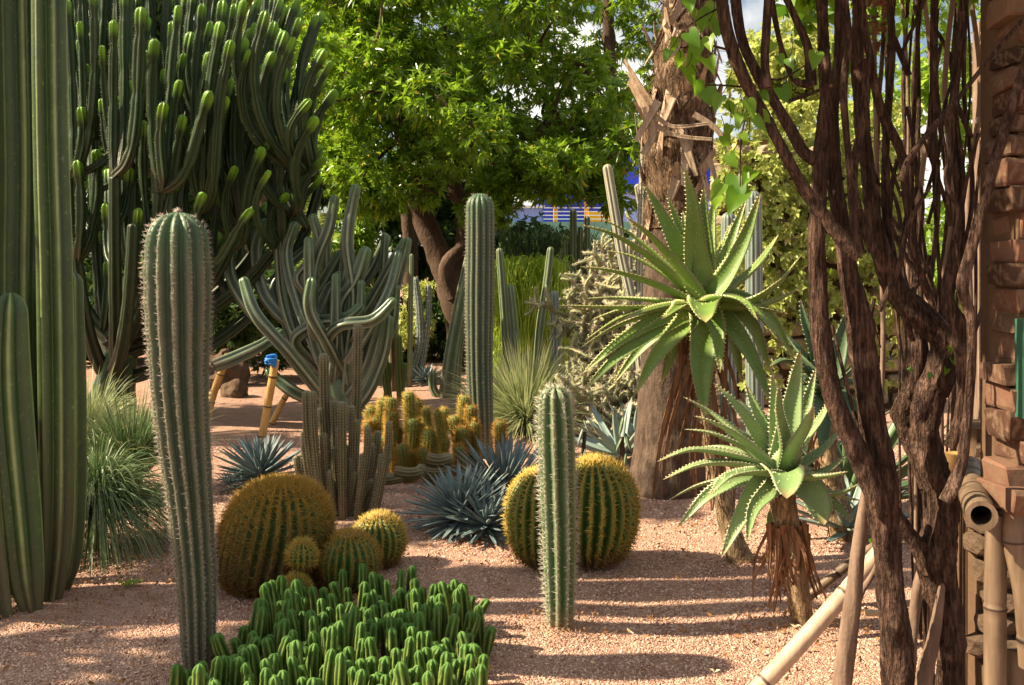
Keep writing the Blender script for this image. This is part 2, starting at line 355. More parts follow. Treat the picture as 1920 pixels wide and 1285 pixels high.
M['sp_brown']=spine_mat('old_spine',(.20,.09,.03),(.42,.24,.08)); M['sp_white']=spine_mat('white_spine',(.55,.5,.4),(.85,.8,.68)); M['sp_red']=spine_mat('rusty_spine',(.4,.16,.02),(.80,.42,.05))
def aged_spine_mat(name,low,high,tip):
    m=Mat(name); c=m.mix(m.rng(m.sp.outputs[1],.30,.85),low,high); c=m.mix(m.math('MULTIPLY',m.math('POWER',m.sp.outputs[0],2.),.7),c,tip); c=m.mix(m.math('MULTIPLY',m.sp.outputs[2],.45),c,tuple(x*.35 for x in low)); return m.fin(c,.5,.4,.25,c)
M['sp_amber']=aged_spine_mat('amber_spine',(.12,.05,.014),(.62,.34,.04),(.90,.58,.10))
def succ_mat(name,a,b,edge,tipc,rough=.45,trans=.12):
    m=Mat(name); e,t,rv=m.sp.outputs[0],m.sp.outputs[1],m.sp.outputs[2]; n1=m.noise(9,4); n2=m.noise(90,3)
    c=m.mix(m.math('ADD',m.math('MULTIPLY',rv,.5),m.math('MULTIPLY',m.rng(n1,.3,.7),.5)),a,b)
    c=m.mix(m.math('MULTIPLY',m.rng(n2,.58,.72),.3),c,edge)
    c=m.mix(m.rng(t,.84,.97,0,.9),c,tipc); c=m.mix(m.rng(e,.55,1.),c,edge)
    m.bump(n2,.15,.004); return m.fin(c,rough,.5,trans,c)
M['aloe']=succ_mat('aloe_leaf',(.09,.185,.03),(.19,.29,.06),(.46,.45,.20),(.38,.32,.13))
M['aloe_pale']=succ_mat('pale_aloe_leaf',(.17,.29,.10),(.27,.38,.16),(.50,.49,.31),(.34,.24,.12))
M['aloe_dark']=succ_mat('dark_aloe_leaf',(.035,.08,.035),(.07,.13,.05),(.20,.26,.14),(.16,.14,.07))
M['agave']=succ_mat('blue_agave_leaf',(.075,.125,.135),(.15,.215,.22),(.22,.29,.28),(.10,.07,.05),rough=.55,trans=.05)
M['grey_agave']=succ_mat('grey_agave_leaf',(.13,.2,.18),(.2,.27,.24),(.3,.34,.28),(.1,.07,.05),rough=.55,trans=.05)
def grass_mat(name,a,b,tip,trans=.3):
    m=Mat(name); t,rv=m.sp.outputs[1],m.sp.outputs[2]; c=m.mix(rv,a,b); c=m.mix(m.rng(t,.6,1.,0,.6),c,tip); return m.fin(c,.45,.5,trans,c)
M['grass_g']=grass_mat('sotol_blade',(.05,.11,.035),(.15,.22,.085),(.36,.33,.17)); M['grass_y']=grass_mat('yucca_blade',(.20,.26,.11),(.44,.48,.24),(.5,.45,.28))
M['grass_b']=grass_mat('green_reed',(.24,.40,.03),(.45,.58,.07),(.45,.5,.1),.45); M['grass_d']=grass_mat('dark_reed',(.035,.08,.02),(.08,.15,.03),(.14,.16,.05))
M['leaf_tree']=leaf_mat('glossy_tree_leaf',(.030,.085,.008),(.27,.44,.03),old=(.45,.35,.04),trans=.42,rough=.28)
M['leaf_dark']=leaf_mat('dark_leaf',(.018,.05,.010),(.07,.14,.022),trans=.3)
M['leaf_yel']=leaf_mat('yellow_green_leaf',(.22,.30,.06),(.55,.58,.18),old=(.6,.5,.2),trans=.4)
M['leaf_lime']=leaf_mat('lime_leaf',(.12,.24,.025),(.34,.50,.06),trans=.45)
M['leaf_vine']=leaf_mat('vine_leaf',(.07,.19,.015),(.20,.36,.02),trans=.5,tcol=(.28,.50,.02))
M['palmleaf']=leaf_mat('palm_leaflet',(.12,.2,.03),(.3,.36,.07),trans=.35)
M['vine']=bark_mat('vine_bark',(.040,.021,.014),(.17,.098,.068),(.10,.055,.040),sc=(55,55,9),bs=1.0,dist=.03)
M['vine_light']=bark_mat('pale_branch_bark',(.14,.09,.065),(.30,.21,.16),(.20,.13,.10),sc=(24,24,4),bs=.7,dist=.008)
M['tree_bark']=bark_mat('tree_bark',(.055,.035,.025),(.15,.095,.065),sc=(5,5,1.6),bs=.8,dist=.04,fine=20)
M['palm']=bark_mat('palm_base_bark',(.055,.036,.026),(.16,.11,.08),(.10,.065,.05),sc=(26,26,9),bs=.9,dist=.012)
M['palm_fibre']=bark_mat('palm_fibre_bark',(.07,.04,.022),(.30,.195,.12),(.17,.105,.06),sc=(30,30,3),bs=1,dist=.02)
M['boot']=bark_mat('dry_leaf_sheath',(.28,.19,.125),(.52,.40,.29),(.40,.29,.19),sc=(40,40,3),bs=.6,dist=.008)
M['dry']=bark_mat('dead_leaf',(.14,.065,.035),(.36,.20,.11),(.25,.11,.055),sc=(50,50,4),bs=.6,dist=.006)
M['aloestem']=bark_mat('aloe_stem_bark',(.22,.14,.075),(.44,.31,.19),sc=(24,24,8),bs=1,dist=.012)
M['wood_dark']=bark_mat('old_cactus_base',(.05,.035,.02),(.13,.09,.05),bs=.9)
def bamboo_mat(name,a,b,node):
    m=Mat(name); n1=m.noise(1,4,stretch=(30,30,3)); n2=m.noise(6,4); c=m.mix(m.rng(n1,.3,.7),a,b); c=m.mix(m.math('MULTIPLY',m.rng(n2,.5,.7),.5),c,node); c=m.mix(m.sp.outputs[0],c,tuple(x*.25 for x in node)); c=m.mix(m.math('MULTIPLY',m.rng(m.noise(2.2,3),.55,.7),.45),c,tuple(x*.6 for x in node)); m.bump(n1,.3,.004); return m.fin(c,.5,.35)
M['bam_y']=bamboo_mat('yellow_bamboo',(.40,.22,.06),(.56,.35,.12),(.30,.15,.05)); M['bam_g']=bamboo_mat('weathered_bamboo',(.085,.055,.035),(.21,.145,.095),(.07,.045,.03))
M['bam_p']=bamboo_mat('pale_bamboo',(.38,.27,.18),(.52,.40,.29),(.35,.24,.15))
M['blue_tie']=plain_mat('blue_tie',(.03,.22,.62),.5); 
M['brick']=plain_mat('old_brick',(.16,.075,.045),.95,.1,.65,14,.6); M['brick2']=plain_mat('pale_brick',(.20,.11,.065),.95,.1,.6,17,.6); M['brick3']=plain_mat('dark_brick',(.10,.05,.03),.95,.1,.6,12,.6)
for _k in ('brick','brick2','brick3'):
    _t=M[_k].node_tree; _b=_t.nodes['Principled BSDF']; _l=_b.inputs['Base Color'].links[0].from_socket
    _o=_t.nodes.new('ShaderNodeObjectInfo'); _h=_t.nodes.new('ShaderNodeHueSaturation'); _r=_t.nodes.new('ShaderNodeMapRange'); _r.inputs[3].default_value=.45; _r.inputs[4].default_value=1.25
    _t.links.new(_o.outputs['Random'],_r.inputs[0]); _t.links.new(_r.outputs[0],_h.inputs['Value']); _h.inputs['Saturation'].default_value=.9; _t.links.new(_l,_h.inputs['Color'])
    _n=_t.nodes.new('ShaderNodeTexNoise'); _n.inputs['Scale'].default_value=38; _n.inputs['Detail'].default_value=8; _c=_t.nodes.new('ShaderNodeTexCoord'); _t.links.new(_c.outputs['Object'],_n.inputs['Vector'])
    _m=_t.nodes.new('ShaderNodeMix'); _m.data_type='RGBA'; _q=_t.nodes.new('ShaderNodeMapRange'); _q.inputs[1].default_value=.48; _q.inputs[2].default_value=.62; _q.inputs[4].default_value=.8
    _t.links.new(_n.outputs['Fac'],_q.inputs[0]); _t.links.new(_q.outputs[0],_m.inputs['Factor']); _t.links.new(_h.outputs[0],_m.inputs['A']); _m.inputs['B'].default_value=(.16,.105,.07,1); _t.links.new(_m.outputs['Result'],_b.inputs['Base Color'])
M['mortar']=plain_mat('earth_mortar',(.13,.08,.05),.95,.1,.5,20,.6)
M['shutter']=plain_mat('green_shutter_paint',(.03,.11,.07),.5,.4,.2)
M['b_blue']=plain_mat('cobalt_wall_paint',(.03,.08,.72),.6,.3,.1,1); M['b_lav']=plain_mat('lavender_wall_paint',(.36,.40,.88),.7,.3,.1,1); M['b_yel']=plain_mat('yellow_frame_paint',(.95,.42,.02),.6,.3,.1)
M['b_white']=plain_mat('white_rail_paint',(.8,.82,.85),.5,.3,.05); M['b_teal']=plain_mat('teal_tile',(.16,.36,.32),.5,.4,.3,3); M['b_dark']=plain_mat('dark_glass',(.02,.03,.08),.2,.5,.1)
M['pinkwall']=plain_mat('pink_lime_plaster',(.46,.24,.18),.9,.2,.3,3,.3)
M['rock']=plain_mat('garden_rock',(.36,.28,.20),.95,.1,.6,5,.8); M['rock_d']=plain_mat('dark_boulder',(.12,.08,.055),.95,.1,.6,9,.8)
M['petal']=plain_mat('fallen_petal',(.75,.62,.38),.7); M['wool']=plain_mat('cactus_wool',(.72,.55,.33),.95,.1,.4,60,.8); M['deadleaf']=plain_mat('fallen_leaf',(.34,.17,.06),.8)
M['litter']=plain_mat('leaf_litter',(.28,.15,.075),.9,.1,.5,30)
def px(pts,Y,root=False):
    """rows (u,v,width_px[,dY]) as seen -> rows (x,y,z,r)"""
    out=[]
    for q in pts:
        y=Y+(q[3] if len(q)>3 else 0); p=P(q[0],q[1],y); out.append([*p,q[2]*.5*y/F])
    out=np.array(out)
    if root: out[0,2]=min(out[0,2],-.03)
    return out
# ------------------------------------------------------------------ ground
xs=np.concatenate([np.linspace(-300,-14,14),np.linspace(-13,13,157),np.linspace(14,300,14)])
ys=np.concatenate([np.linspace(-60,0,6),np.linspace(.5,30,178),np.linspace(33,600,20)])
X,Y_=np.meshgrid(xs,ys,indexing='ij'); 
def gz(x,y): return .012*np.sin(2.1*x+.7*y)+.010*np.sin(1.3*y-2.9*x+1)+.006*np.sin(7*x+5.3*y)
Z=gz(X,Y_)-.012
mb=MB(); V=np.stack([X,Y_,Z],-1).reshape(-1,3); ny=len(ys)
i=np.arange(len(xs)-1)[:,None]; j=np.arange(ny-1)[None,:]
mb.add(V,np.stack([i*ny+j,(i+1)*ny+j,(i+1)*ny+j+1,i*ny+j+1],-1).reshape(-1,4))
obj('ground',mb,M['gravel'],kind='structure')
# loose gravel: scattered pebbles
def scatter(name,region,dens,size,mat,seed,label):
    mb=MB(); (x0,y0),(x1,y1),(x2,y2),(x3,y3)=region; n=24
    a=np.linspace(0,1,n); A,Bb=np.meshgrid(a,a,indexing='ij')
    x=(x0+(x1-x0)*A)*(1-Bb)+(x3+(x2-x3)*A)*Bb; y=y0+(y3-y0)*Bb
    i=np.arange(n-1)[:,None]; j=np.arange(n-1)[None,:]
    mb.add(np.stack([x,y,gz(x,y)-.012],-1).reshape(-1,3),np.stack([i*n+j,(i+1)*n+j,(i+1)*n+j+1,i*n+j+1],-1).reshape(-1,4))
    o=obj(name,mb,mat,kind='stuff',label=label,cat='gravel')
    ng=bpy.data.node_groups.new('scatter_'+name,'GeometryNodeTree'); ng.interface.new_socket('Geometry',in_out='INPUT',socket_type='NodeSocketGeometry'); ng.interface.new_socket('Geometry',in_out='OUTPUT',socket_type='NodeSocketGeometry')
    N=ng.nodes; gi=N.new('NodeGroupInput'); go=N.new('NodeGroupOutput'); d=N.new('GeometryNodeDistributePointsOnFaces'); d.inputs['Density'].default_value=dens; d.inputs['Seed'].default_value=seed
    ic=N.new('GeometryNodeMeshIcoSphere'); ic.inputs['Radius'].default_value=size; ic.inputs['Subdivisions'].default_value=1
    sm=N.new('GeometryNodeSetMaterial'); sm.inputs['Material'].default_value=mat
    ip=N.new('GeometryNodeInstanceOnPoints'); rs=N.new('FunctionNodeRandomValue'); rs.data_type='FLOAT_VECTOR'; rs.inputs[0].default_value=(.5,.5,.35); rs.inputs[1].default_value=(1.35,1.25,.9)
    rr=N.new('FunctionNodeRandomValue'); rr.data_type='FLOAT_VECTOR'; rr.inputs[0].default_value=(-.6,-.6,0); rr.inputs[1].default_value=(.6,.6,6.28)
    l=ng.links.new; l(gi.outputs[0],d.inputs[0]); l(ic.outputs[0],sm.inputs[0]); l(sm.outputs[0],ip.inputs['Instance']); l(d.outputs['Points'],ip.inputs['Points']); l(rs.outputs[0],ip.inputs['Scale']); l(rr.outputs[0],ip.inputs['Rotation']); l(ip.outputs[0],go.inputs[0])
    md=o.modifiers.new('scatter','NODES'); md.node_group=ng; return o
scatter('gravel',[(-2.1,3.3),(2.1,3.3),(3.6,6.2),(-3.6,6.2)],5200,.0058,M['stone'],3,'fine crushed pink gravel covering the near part of the garden bed')
scatter('loose_stones',[(-2.4,3.3),(2.4,3.3),(4,7.5),(-4,7.5)],45,.012,M['stone'],9,'larger loose stones strewn over the pink gravel')
scatter('far_gravel',[(-3.4,6.2),(3.4,6.2),(5.2,9.8),(-5.2,9.8)],1300,.0075,M['stone'],5,'fine pink gravel covering the bed round the palm and agaves')
# ------------------------------------------------------------------ distant building and walls
bd=empty('villa',P(1040,415,30)*[1,1,0],'cobalt blue villa with yellow frames and white rails far behind the tree','building')
def pb(name,u0,v0,u1,v1,Y,d,mat,par,lab=None,mesh=None):
    a=P(u0,v0,Y); b=P(u1,v1,Y); mb=MB(); box(mb,[a[0],Y,b[2]],[b[0],Y+d,a[2]]); return obj(name,mb,mat,par,smooth=False,label=lab)
pb('wall',1010,285,1345,420,31,6,M['b_blue'],bd); pb('roof_edge',1004,279,1351,287,30.8,6.4,M['b_lav'],bd)
pb('parapet',850,389,1019,416,30,.3,M['b_lav'],bd); pb('parapet',1165,360,1345,418,30,.25,M['b_lav'],bd)
pb('coping',848,385,1021,390,29.9,.5,M['b_white'],bd)
base=pb('plinth',840,416,1345,540,29.7,.6,M['b_teal'],bd)
pb('beam',955,325,1000,338,30.2,.3,M['b_yel'],bd)
for u in (1042,1100,1152): 
    f=pb('window_frame',u-4,340,u+4,416,30.6,.2,M['b_yel'],bd)
    pb('pane',u+4,345,u+40,410,30.9,.05,M['b_dark'],f)
pb('window_frame',1060,352,1092,360,30.55,.2,M['b_yel'],bd); pb('window_frame',1104,398,1150,416,30.5,.2,M['b_yel'],bd)
for v in (389,396,403,410): pb('rail',1019,v,1165,v+1.8,29.9,.04,M['b_white'],bd)
for u in (1019,1055,1091,1127,1163): pb('rail_post',u,387,u+2.2,416,29.93,.04,M['b_blue'],bd)
for v in np.arange(300,355,9): pb('louvre',1174,v,1188,v+5,30.9,.08,M['b_blue'],bd)
pb('tower',1170,283,1216,384,30.3,.6,M['b_blue'],bd)
w=MB(); a=P(1230,0,15); b=P(1990,0,15); box(w,[a[0],15,-.1],[b[0],15.25,1.75]); obj('garden_wall',w,M['pinkwall'],smooth=False,org=(3,15,0),label='pink plastered garden wall behind the agaves and vine stems',cat='wall')
w=MB(); a=P(880,0,24); b=P(1200,0,24); box(w,[a[0],24,-.1],[b[0],24.3,1.0]); obj('pool_wall',w,M['b_teal'],smooth=False,org=(0,24,0),label='low teal tiled pool wall in front of the blue villa',cat='wall')
# bright climber-covered stone wall
sw=empty('climber_wall',(2.9,11.4,0),'rough stone wall covered with pale yellow green climber beside the palm','wall')
me=[]
for k in range(5):
    bm=bmesh.new(); bmesh.ops.create_icosphere(bm,subdivisions=2,radius=.5)
    for v in bm.verts: v.co*=1+rng.normal(0,.09)
    for v in bm.verts: v.co.x=max(-.42,min(.42,v.co.x)); v.co.z=max(-.36,min(.36,v.co.z))
    m_=bpy.data.meshes.new('stone'); bm.to_mesh(m_); bm.free(); m_.materials.append(M['rock']); me.append(m_)
mb=MB(); box(mb,[2.35,11.5,-.1],[4.6,11.9,3.05]); obj('core',mb,M['mortar'],sw,smooth=False)
z=.1
while z<2.95:
    x=2.2+R(0,.1)
    while x<4.5:
        s=R(.2,.34); inst('stone',me[rng.integers(5)],sw,(x+s/2-2.9,11.45-11.4+R(-.04,.04),z),(R(-.2,.2),R(-.1,.1),R(-.3,.3)),(s,.22,R(.19,.25))); x+=s
    z+=.2
mb=MB(); n=1500
c=np.stack([R(2.3,4.5,n),11.3+R(-.25,.1,n),np.abs(rng.normal(2.1,.8,n))],1); c[:,2]=np.clip(c[:,2],.3,3.4)
whorls(mb,c,np.tile([-.3,-.8,.3],(n,1))+rng.normal(0,.4,(n,3)),6,.10,.05,.7); obj('climber_leaves',mb,M['leaf_yel'],sw,kind='stuff')
# ------------------------------------------------------------------ big middle tree
def limb(mb,a,b,r0,r1,sag=.2,k=7,rough=.05):
    a=np.asarray(a,float); b=np.asarray(b,float); m=(a+b)/2+rng.normal(0,.12,3)*np.linalg.norm(b-a)*.5-np.array([0,0,sag*.3]); tube(mb,[[*a,r0],[*m,(r0+r1)/2],[*b,r1]],k,.15,rough)
YT=15.6
def clump_px(u,v,Y,r): p=P(u,v,Y); return (p,r)
tr=empty('broadleaf_tree',P(872,0,YT)*[1,1,0],'large glossy green broadleaf tree with forked trunk in the middle of the garden','tree')
mb=MB(); tube(mb,px([(880,715,80),(872,670,64),(862,600,56),(845,530,56),(815,460,46),(792,400,42),(770,320,34),(740,200,24)],YT,True),12,.1,.06); obj('trunk',mb,M['tree_bark'],tr)
mb=MB(); tube(mb,px([(846,535,40),(868,470,38),(872,400,34),(850,330,28),(900,200,20)],YT),10,.1,.06); obj('limb',mb,M['tree_bark'],tr)
mb=MB(); tube(mb,px([(850,560,20),(835,500,26),(890,440,26),(960,330,24),(1040,210,18)],YT-.2),10,.1,.06); obj('limb',mb,M['tree_bark'],tr)
cl=[]; cl+=[clump_px(u,v,YT-1+R(-.5,.5),.34) for u,v in ((925,350),(965,335),(1000,345),(1035,320),(1080,325),(1115,318),(1150,300),(1180,255),(985,300),(1125,345),(1150,372),(1060,350),(930,390),(660,345),(690,370),(640,310))]
nodes=[P(740,200,YT),P(850,330,YT),P(960,330,YT-.2),P(1040,210,YT-.2),P(770,320,YT)]
for u in range(560,1200,58):
    for v in range(-150,400,52):
        uu=u+R(-26,26); vv=v+R(-22,22)
        if uu>1085 and vv<118: continue
        if uu>1100 and (vv>330 or vv<150): continue
        if vv>300 and (uu<640 or uu>1090): continue
        if vv>325 and not(680<uu<860 or 890<uu<935): continue
        cl.append(clump_px(uu,vv,YT+R(-2.2,1.6),R(.36,.58)))
mb=MB()
for (c,r) in sorted(cl,key=lambda q:min(np.linalg.norm(q[0]-w_) for w_ in nodes[:5])):
    nd=min(nodes,key=lambda q:np.linalg.norm(q-c)*(1.0 if q[2]<c[2]+.3 else 1.5)); limb(mb,nd,c,.032,.012,.15,5); nodes.append(c)
obj('branches',mb,M['tree_bark'],tr)
mb=MB(); crown(mb,cl,52,9,.165,.044,.55,.45); crown(mb,cl,22,7,.13,.036,.3,.7,.8)
obj('foliage',mb,M['leaf_tree'],tr,kind='stuff')
# second trunk, left of it
tr=empty('background_tree',P(765,0,19)*[1,1,0],'dark trunked tree standing behind the broadleaf tree','tree')
mb=MB(); tube(mb,px([(768,620,30),(770,500,30),(766,380,28),(775,240,24),(760,60,18)],19,True),9,.15,.05); obj('trunk',mb,M['tree_bark'],tr)
cl=[clump_px(R(560,1030),R(-200,330),19.5+R(-1,1.5),R(.6,.9)) for _ in range(40)]
mb=MB(); crown(mb,cl,60,8,.24,.07,.5,.3); obj('foliage',mb,M['leaf_dark'],tr,kind='stuff')
tr=empty('hanging_leaf_tree',P(1142,0,20)*[1,1,0],'slim brown trunk with hanging leaves rising against the sky beside the palm','tree')
mb=MB(); tube(mb,px([(1160,560,26),(1155,300,24),(1143,110,24),(1138,-60,20),(1130,-160,16)],20,True),9,.15,.08); obj('trunk',mb,M['tree_bark'],tr)
cl=[clump_px(u+R(-8,8),v+R(-8,8),20+R(-.6,.6),R(.22,.34)) for u,v in [(1095,-10),(1120,25),(1165,0),(1170,55),(1120,70),(1160,95),(1185,20),(1210,60),(1225,100),(1200,-10),(1100,110),(1235,30),(1222,130),(1185,85),(1140,130)]]
cl+= [clump_px(R(1080,1240),R(-260,-30),20,.6) for _ in range(14)]
mb=MB(); crown(mb,cl,20,8,.20,.05,1.1,.3); obj('foliage',mb,M['leaf_tree'],tr,kind='stuff')
# dark backdrop trees
def mass(name,label,u0,u1,v0,v1,Y,n,r,per,k,ln,w,mat,trunks,group=None,dz=1.5,droop=.5):
    t=empty(name,P((u0+u1)/2,0,Y)*[1,1,0],label,'tree' if 'tree' in name else 'shrub',group)
    cl=[clump_px(R(u0,u1),R(v0,v1),Y+R(-dz,dz),R(r*.7,r*1.2)) for _ in range(n)]
    mb=MB(); crown(mb,cl,per,k,ln,w,droop,.2); obj('foliage',mb,mat,t,kind='stuff')
    for (u,vb,vt,wd) in trunks:
        mb=MB(); tube(mb,px([(u,vb,wd*1.3),(u+R(-15,15),(vb+vt)/2,wd),(u+R(-25,25),vt,wd*.7)],Y,True),8,.2,.06); obj('trunk',mb,M['tree_bark'],t)
gb='dark trees closing the back of the garden'
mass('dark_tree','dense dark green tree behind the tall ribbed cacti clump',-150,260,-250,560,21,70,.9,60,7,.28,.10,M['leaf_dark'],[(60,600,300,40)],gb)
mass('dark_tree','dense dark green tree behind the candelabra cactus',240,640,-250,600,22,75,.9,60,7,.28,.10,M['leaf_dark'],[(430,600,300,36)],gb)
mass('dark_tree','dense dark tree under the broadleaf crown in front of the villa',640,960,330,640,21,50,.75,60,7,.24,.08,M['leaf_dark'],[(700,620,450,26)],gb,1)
mass('bright_tree','sunlit yellow green tree glimpsed between candelabra cactus and broadleaf tree',555,690,60,560,17.5,34,.5,60,7,.17,.055,M['leaf_lime'],[(600,640,400,22)],None,.7)
mass('low_shrub','dark shrubs at the foot of the villa behind the reeds',930,1250,440,640,19.5,44,.55,60,7,.16,.06,M['leaf_dark'],[],None,.7)
mass('yellow_tree','yellow green sunlit tree seen between the vine stems',1560,1960,-150,560,18,60,.8,55,7,.17,.06,M['leaf_lime'],[(1700,640,400,30)],None,1.2)
mass('lime_shrub','bright lime shrub behind the climber covered wall',1400,1560,60,330,13.5,26,.42,60,7,.12,.05,M['leaf_yel'],[],None,.5)
mass('shrub','shrub low behind the vine stems at the pink wall',1560,1900,430,640,12.5,22,.32,55,6,.11,.05,M['leaf_lime'],[],None,.5)
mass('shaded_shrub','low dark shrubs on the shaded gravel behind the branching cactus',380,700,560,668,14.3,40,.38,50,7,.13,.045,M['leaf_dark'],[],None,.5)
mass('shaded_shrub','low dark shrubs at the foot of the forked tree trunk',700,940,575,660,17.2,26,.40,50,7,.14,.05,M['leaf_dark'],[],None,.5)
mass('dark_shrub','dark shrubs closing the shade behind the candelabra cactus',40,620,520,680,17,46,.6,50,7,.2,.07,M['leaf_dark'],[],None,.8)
# palm fronds glimpsed
def frond(root,base,tip,n=34,ln=.42,w=.03,sag=.3,mat='palmleaf'):
    a=np.asarray(base);b=np.asarray(tip); m=(a+b)/2+np.array([0,0,sag]); mb=MB()
    q,s=curve([[*a,.014],[*m,.01],[*b,.004]],.05); tube(mb,[[*a,.014],[*m,.01],[*b,.004]],5,.08)
    x=np.linspace(.15,1,n)*s[-1]; c=samp(q,s,x)[:,:3]; T=unit(np.gradient(c,axis=0)); S=unit(np.cross(T,[0,0,1.]))
    for sg in (-1,1): blades(mb,c,T*.7+sg*S+np.array([0,0,.15]),ln*np.sin(np.linspace(.35,PI-.3,n)),w,.5,4)
    return obj('frond',mb,M[mat],root)
pr=empty('yellow_palm',P(575,0,15)*[1,1,0],'small yellow green feather palm behind the branching cactus','palm')
for (u,v) in [(545,380),(600,400),(640,440),(520,440),(560,350),(650,480),(590,360)]: frond(pr,P(585,540,15),P(u,v,15+R(-.6,.6)))
mb=MB(); tube(mb,px([(590,640,22),(586,545,20)],15,True),8,.1,.1); obj('trunk',mb,M['palm_fibre'],pr)
pr=empty('fan_palm',P(480,0,19)*[1,1,0],'tall palm whose fronds show above the candelabra cactus','palm')
for (u,v) in [(455,10),(470,-20),(520,-10),(530,40),(445,60),(560,60),(490,80)]: frond(pr,P(490,-60,19),P(u,v,19+R(-.6,.6)),34,.6,.04,.2)
mb=MB(); tube(mb,px([(500,600,40),(490,-60,34)],19,True),8,.2,.1); obj('trunk',mb,M['palm_fibre'],pr)
# reeds
def reeds(name,label,u0,u1,vt,vb,Y,n,mat,droop=.5,ln=1.0,dy=.5):
    b=np.stack([(R(u0,u1,n)-CX)/F*Y,Y+R(-dy,dy,n),R(0,1,n)*(EYE-(vt-HV)/F*Y-.15)],1); mb=MB()
    d=np.stack([rng.normal(0,.25,n),rng.normal(-.1,.25,n),np.ones(n)],1); l=R(.3,.65,n)*ln
    blades(mb,b,d,l,.018,droop*R(.7,1.6,n),6)
    return obj(name,mb,M[mat],kind='stuff',org=(float(b[0,0]),Y,0),label=label,cat='grass')
reeds('green_reeds','bright yellow green drooping reeds behind the tall central column',928,1062,470,640,14.6,4200,'grass_b',1.6,1.3)
reeds('dark_reeds','dark green clump of reeds below the villa pool wall',935,1060,425,640,18.5,3000,'grass_d',1.0,1.3)
reeds('dark_reeds','dark green reeds beside the pale cholla',1050,1120,440,640,18,1600,'grass_d',.6,1.5)
# ------------------------------------------------------------------ background columns
def col(root,pts,Y,mat,n=8,depth=.2,name='stem',sp=None,spmat='sp_pale',rooted=True,sharp=0,dome=1.0,pw=1.0,step=.05,per=6):
    mb=MB(); sm=MB() if sp else None
    ribbed(mb,px(pts,Y,rooted),n,depth,sharp,step,per,dome,sp,sm,pw=pw)
    o=obj(name,mb,M[mat],root)
    if sp: obj('spines',sm,M[spmat],o,kind='stuff',org=tuple(root.location))
    return o
def one(name,label,stems,Y,mat,cat='cactus',group=None,**k):
    u=stems[0][0][0]; r=empty(name,P(u,0,Y)*[1,1,0],label,cat,group)
    for st in stems: col(r,st,Y,mat,**k)
    return r
one('pale_column_cactus','tall leaning pale column cactus with tan ribs beside the palm trunk',[[(1215,790,20),(1195,620,20),(1165,470,20),(1138,308,19)],[(1215,780,15),(1200,560,15),(1203,400,15),(1212,200,13)],[(1190,760,16,.2),(1182,600,16,.2),(1178,455,16,.2)],[(1236,780,16,.2),(1230,560,16,.2),(1195,345,14,.2)]],9.2,'pale',n=7,depth=.3,per=6)
one('grey_blue_column_cactus','stout grey blue column cactus seen through the upper aloe, shorter of the two',[[(1366,790,30),(1366,600,31),(1366,398,28)]],9.4,'blue',n=12,depth=.14,per=5)
one('grey_blue_column_cactus','stout grey blue column cactus seen through the upper aloe, taller of the two',[[(1416,800,33),(1414,600,34),(1413,358,30)]],9.0,'blue',n=12,depth=.14,per=5)
one('villa_column_cactus','cluster of slim pale green columns standing before the blue villa',[[(1062,640,10),(1060,450,10)],[(1076,640,14),(1075,392,14)],[(1090,640,11),(1088,425,11)],[(1104,640,12),(1101,405,12)],[(1050,640,9),(1050,470,9)]],17,'back',n=6,depth=.3)
one('green_column_cactus','slim green column just behind the tall central column',[[(955,700,15),(946,600,16),(936,465,14)]],12.5,'back',n=7,depth=.25)
one('green_column_cactus','short round topped column beside the bright reeds',[[(968,690,18),(963,620,20),(955,533,18)]],12.2,'back',n=8,depth=.2)
one('leaning_column_cactus','green column leaning away from the bright reeds with flat brown top',[[(1003,700,14),(1012,620,17),(1024,540,16),(1033,463,14)]],12.6,'back',n=6,depth=.3)
one('grey_column_cactus','short grey ribbed column beside the pale cholla',[[(1044,690,20),(1042,620,20),(1039,545,18)]],11.6,'blue',n=9,depth=.18)
one('leaning_green_cactus','green cactus leaning against the tall central column with short side arm',[[(838,738,34),(846,670,28),(862,580,26),(878,500,22),(892,440,18)],[(850,736,26,.1),(858,640,22,.1),(880,545,18,.1)],[(826,733,16),(812,728,16),(811,695,15)]],12.3,'back',n=6,depth=.3)
one('woolly_column_cactus','thin grey woolly topped column leaning up before the tree trunk',[[(765,708,20),(778,680,18),(788,640,16),(786,580,15),(779,520,12)],[(786,650,12),(802,610,12),(804,534,10)]],14.2,'blue',n=9,depth=.12,sp=(.07,2,.04,.004,.8),spmat='sp_white')
one('yellow_column_cactus','thin yellowish column curving beside the branching cactus',[[(730,752,14),(724,710,17),(720,660,16),(719,600,13)],[(722,720,10),(729,706,12),(731,680,10)]],11.9,'gold',n=8,depth=.2)
one('yellow_column_cactus','thin yellow topped column with a knob at its side',[[(753,752,18),(750,720,16),(748,680,15),(747,628,14)],[(750,700,10),(757,692,13),(757,680,11)]],11.8,'gold',n=9,depth=.2)
one('dark_post_cactus','dark slender column behind the yellow topped column',[[(738,740,12),(736,640,12),(735,600,12)]],13,'wood_dark',n=6,depth=.2)
one('glimpsed_column_cactus','slim grey column behind the branching cactus',[[(738,640,20),(738,560,20),(739,488,16)],[(768,640,10),(770,560,10),(772,476,8)]],13.5,'back',n=7,depth=.2)
# bamboo-like shrub lit behind
mass('pale_shrub','pale sunlit shrub with thin stems behind the woolly column',755,800,540,650,16.3,12,.2,40,6,.10,.03,M['leaf_yel'],[(768,680,560,5),(776,680,570,5)],None,.2)
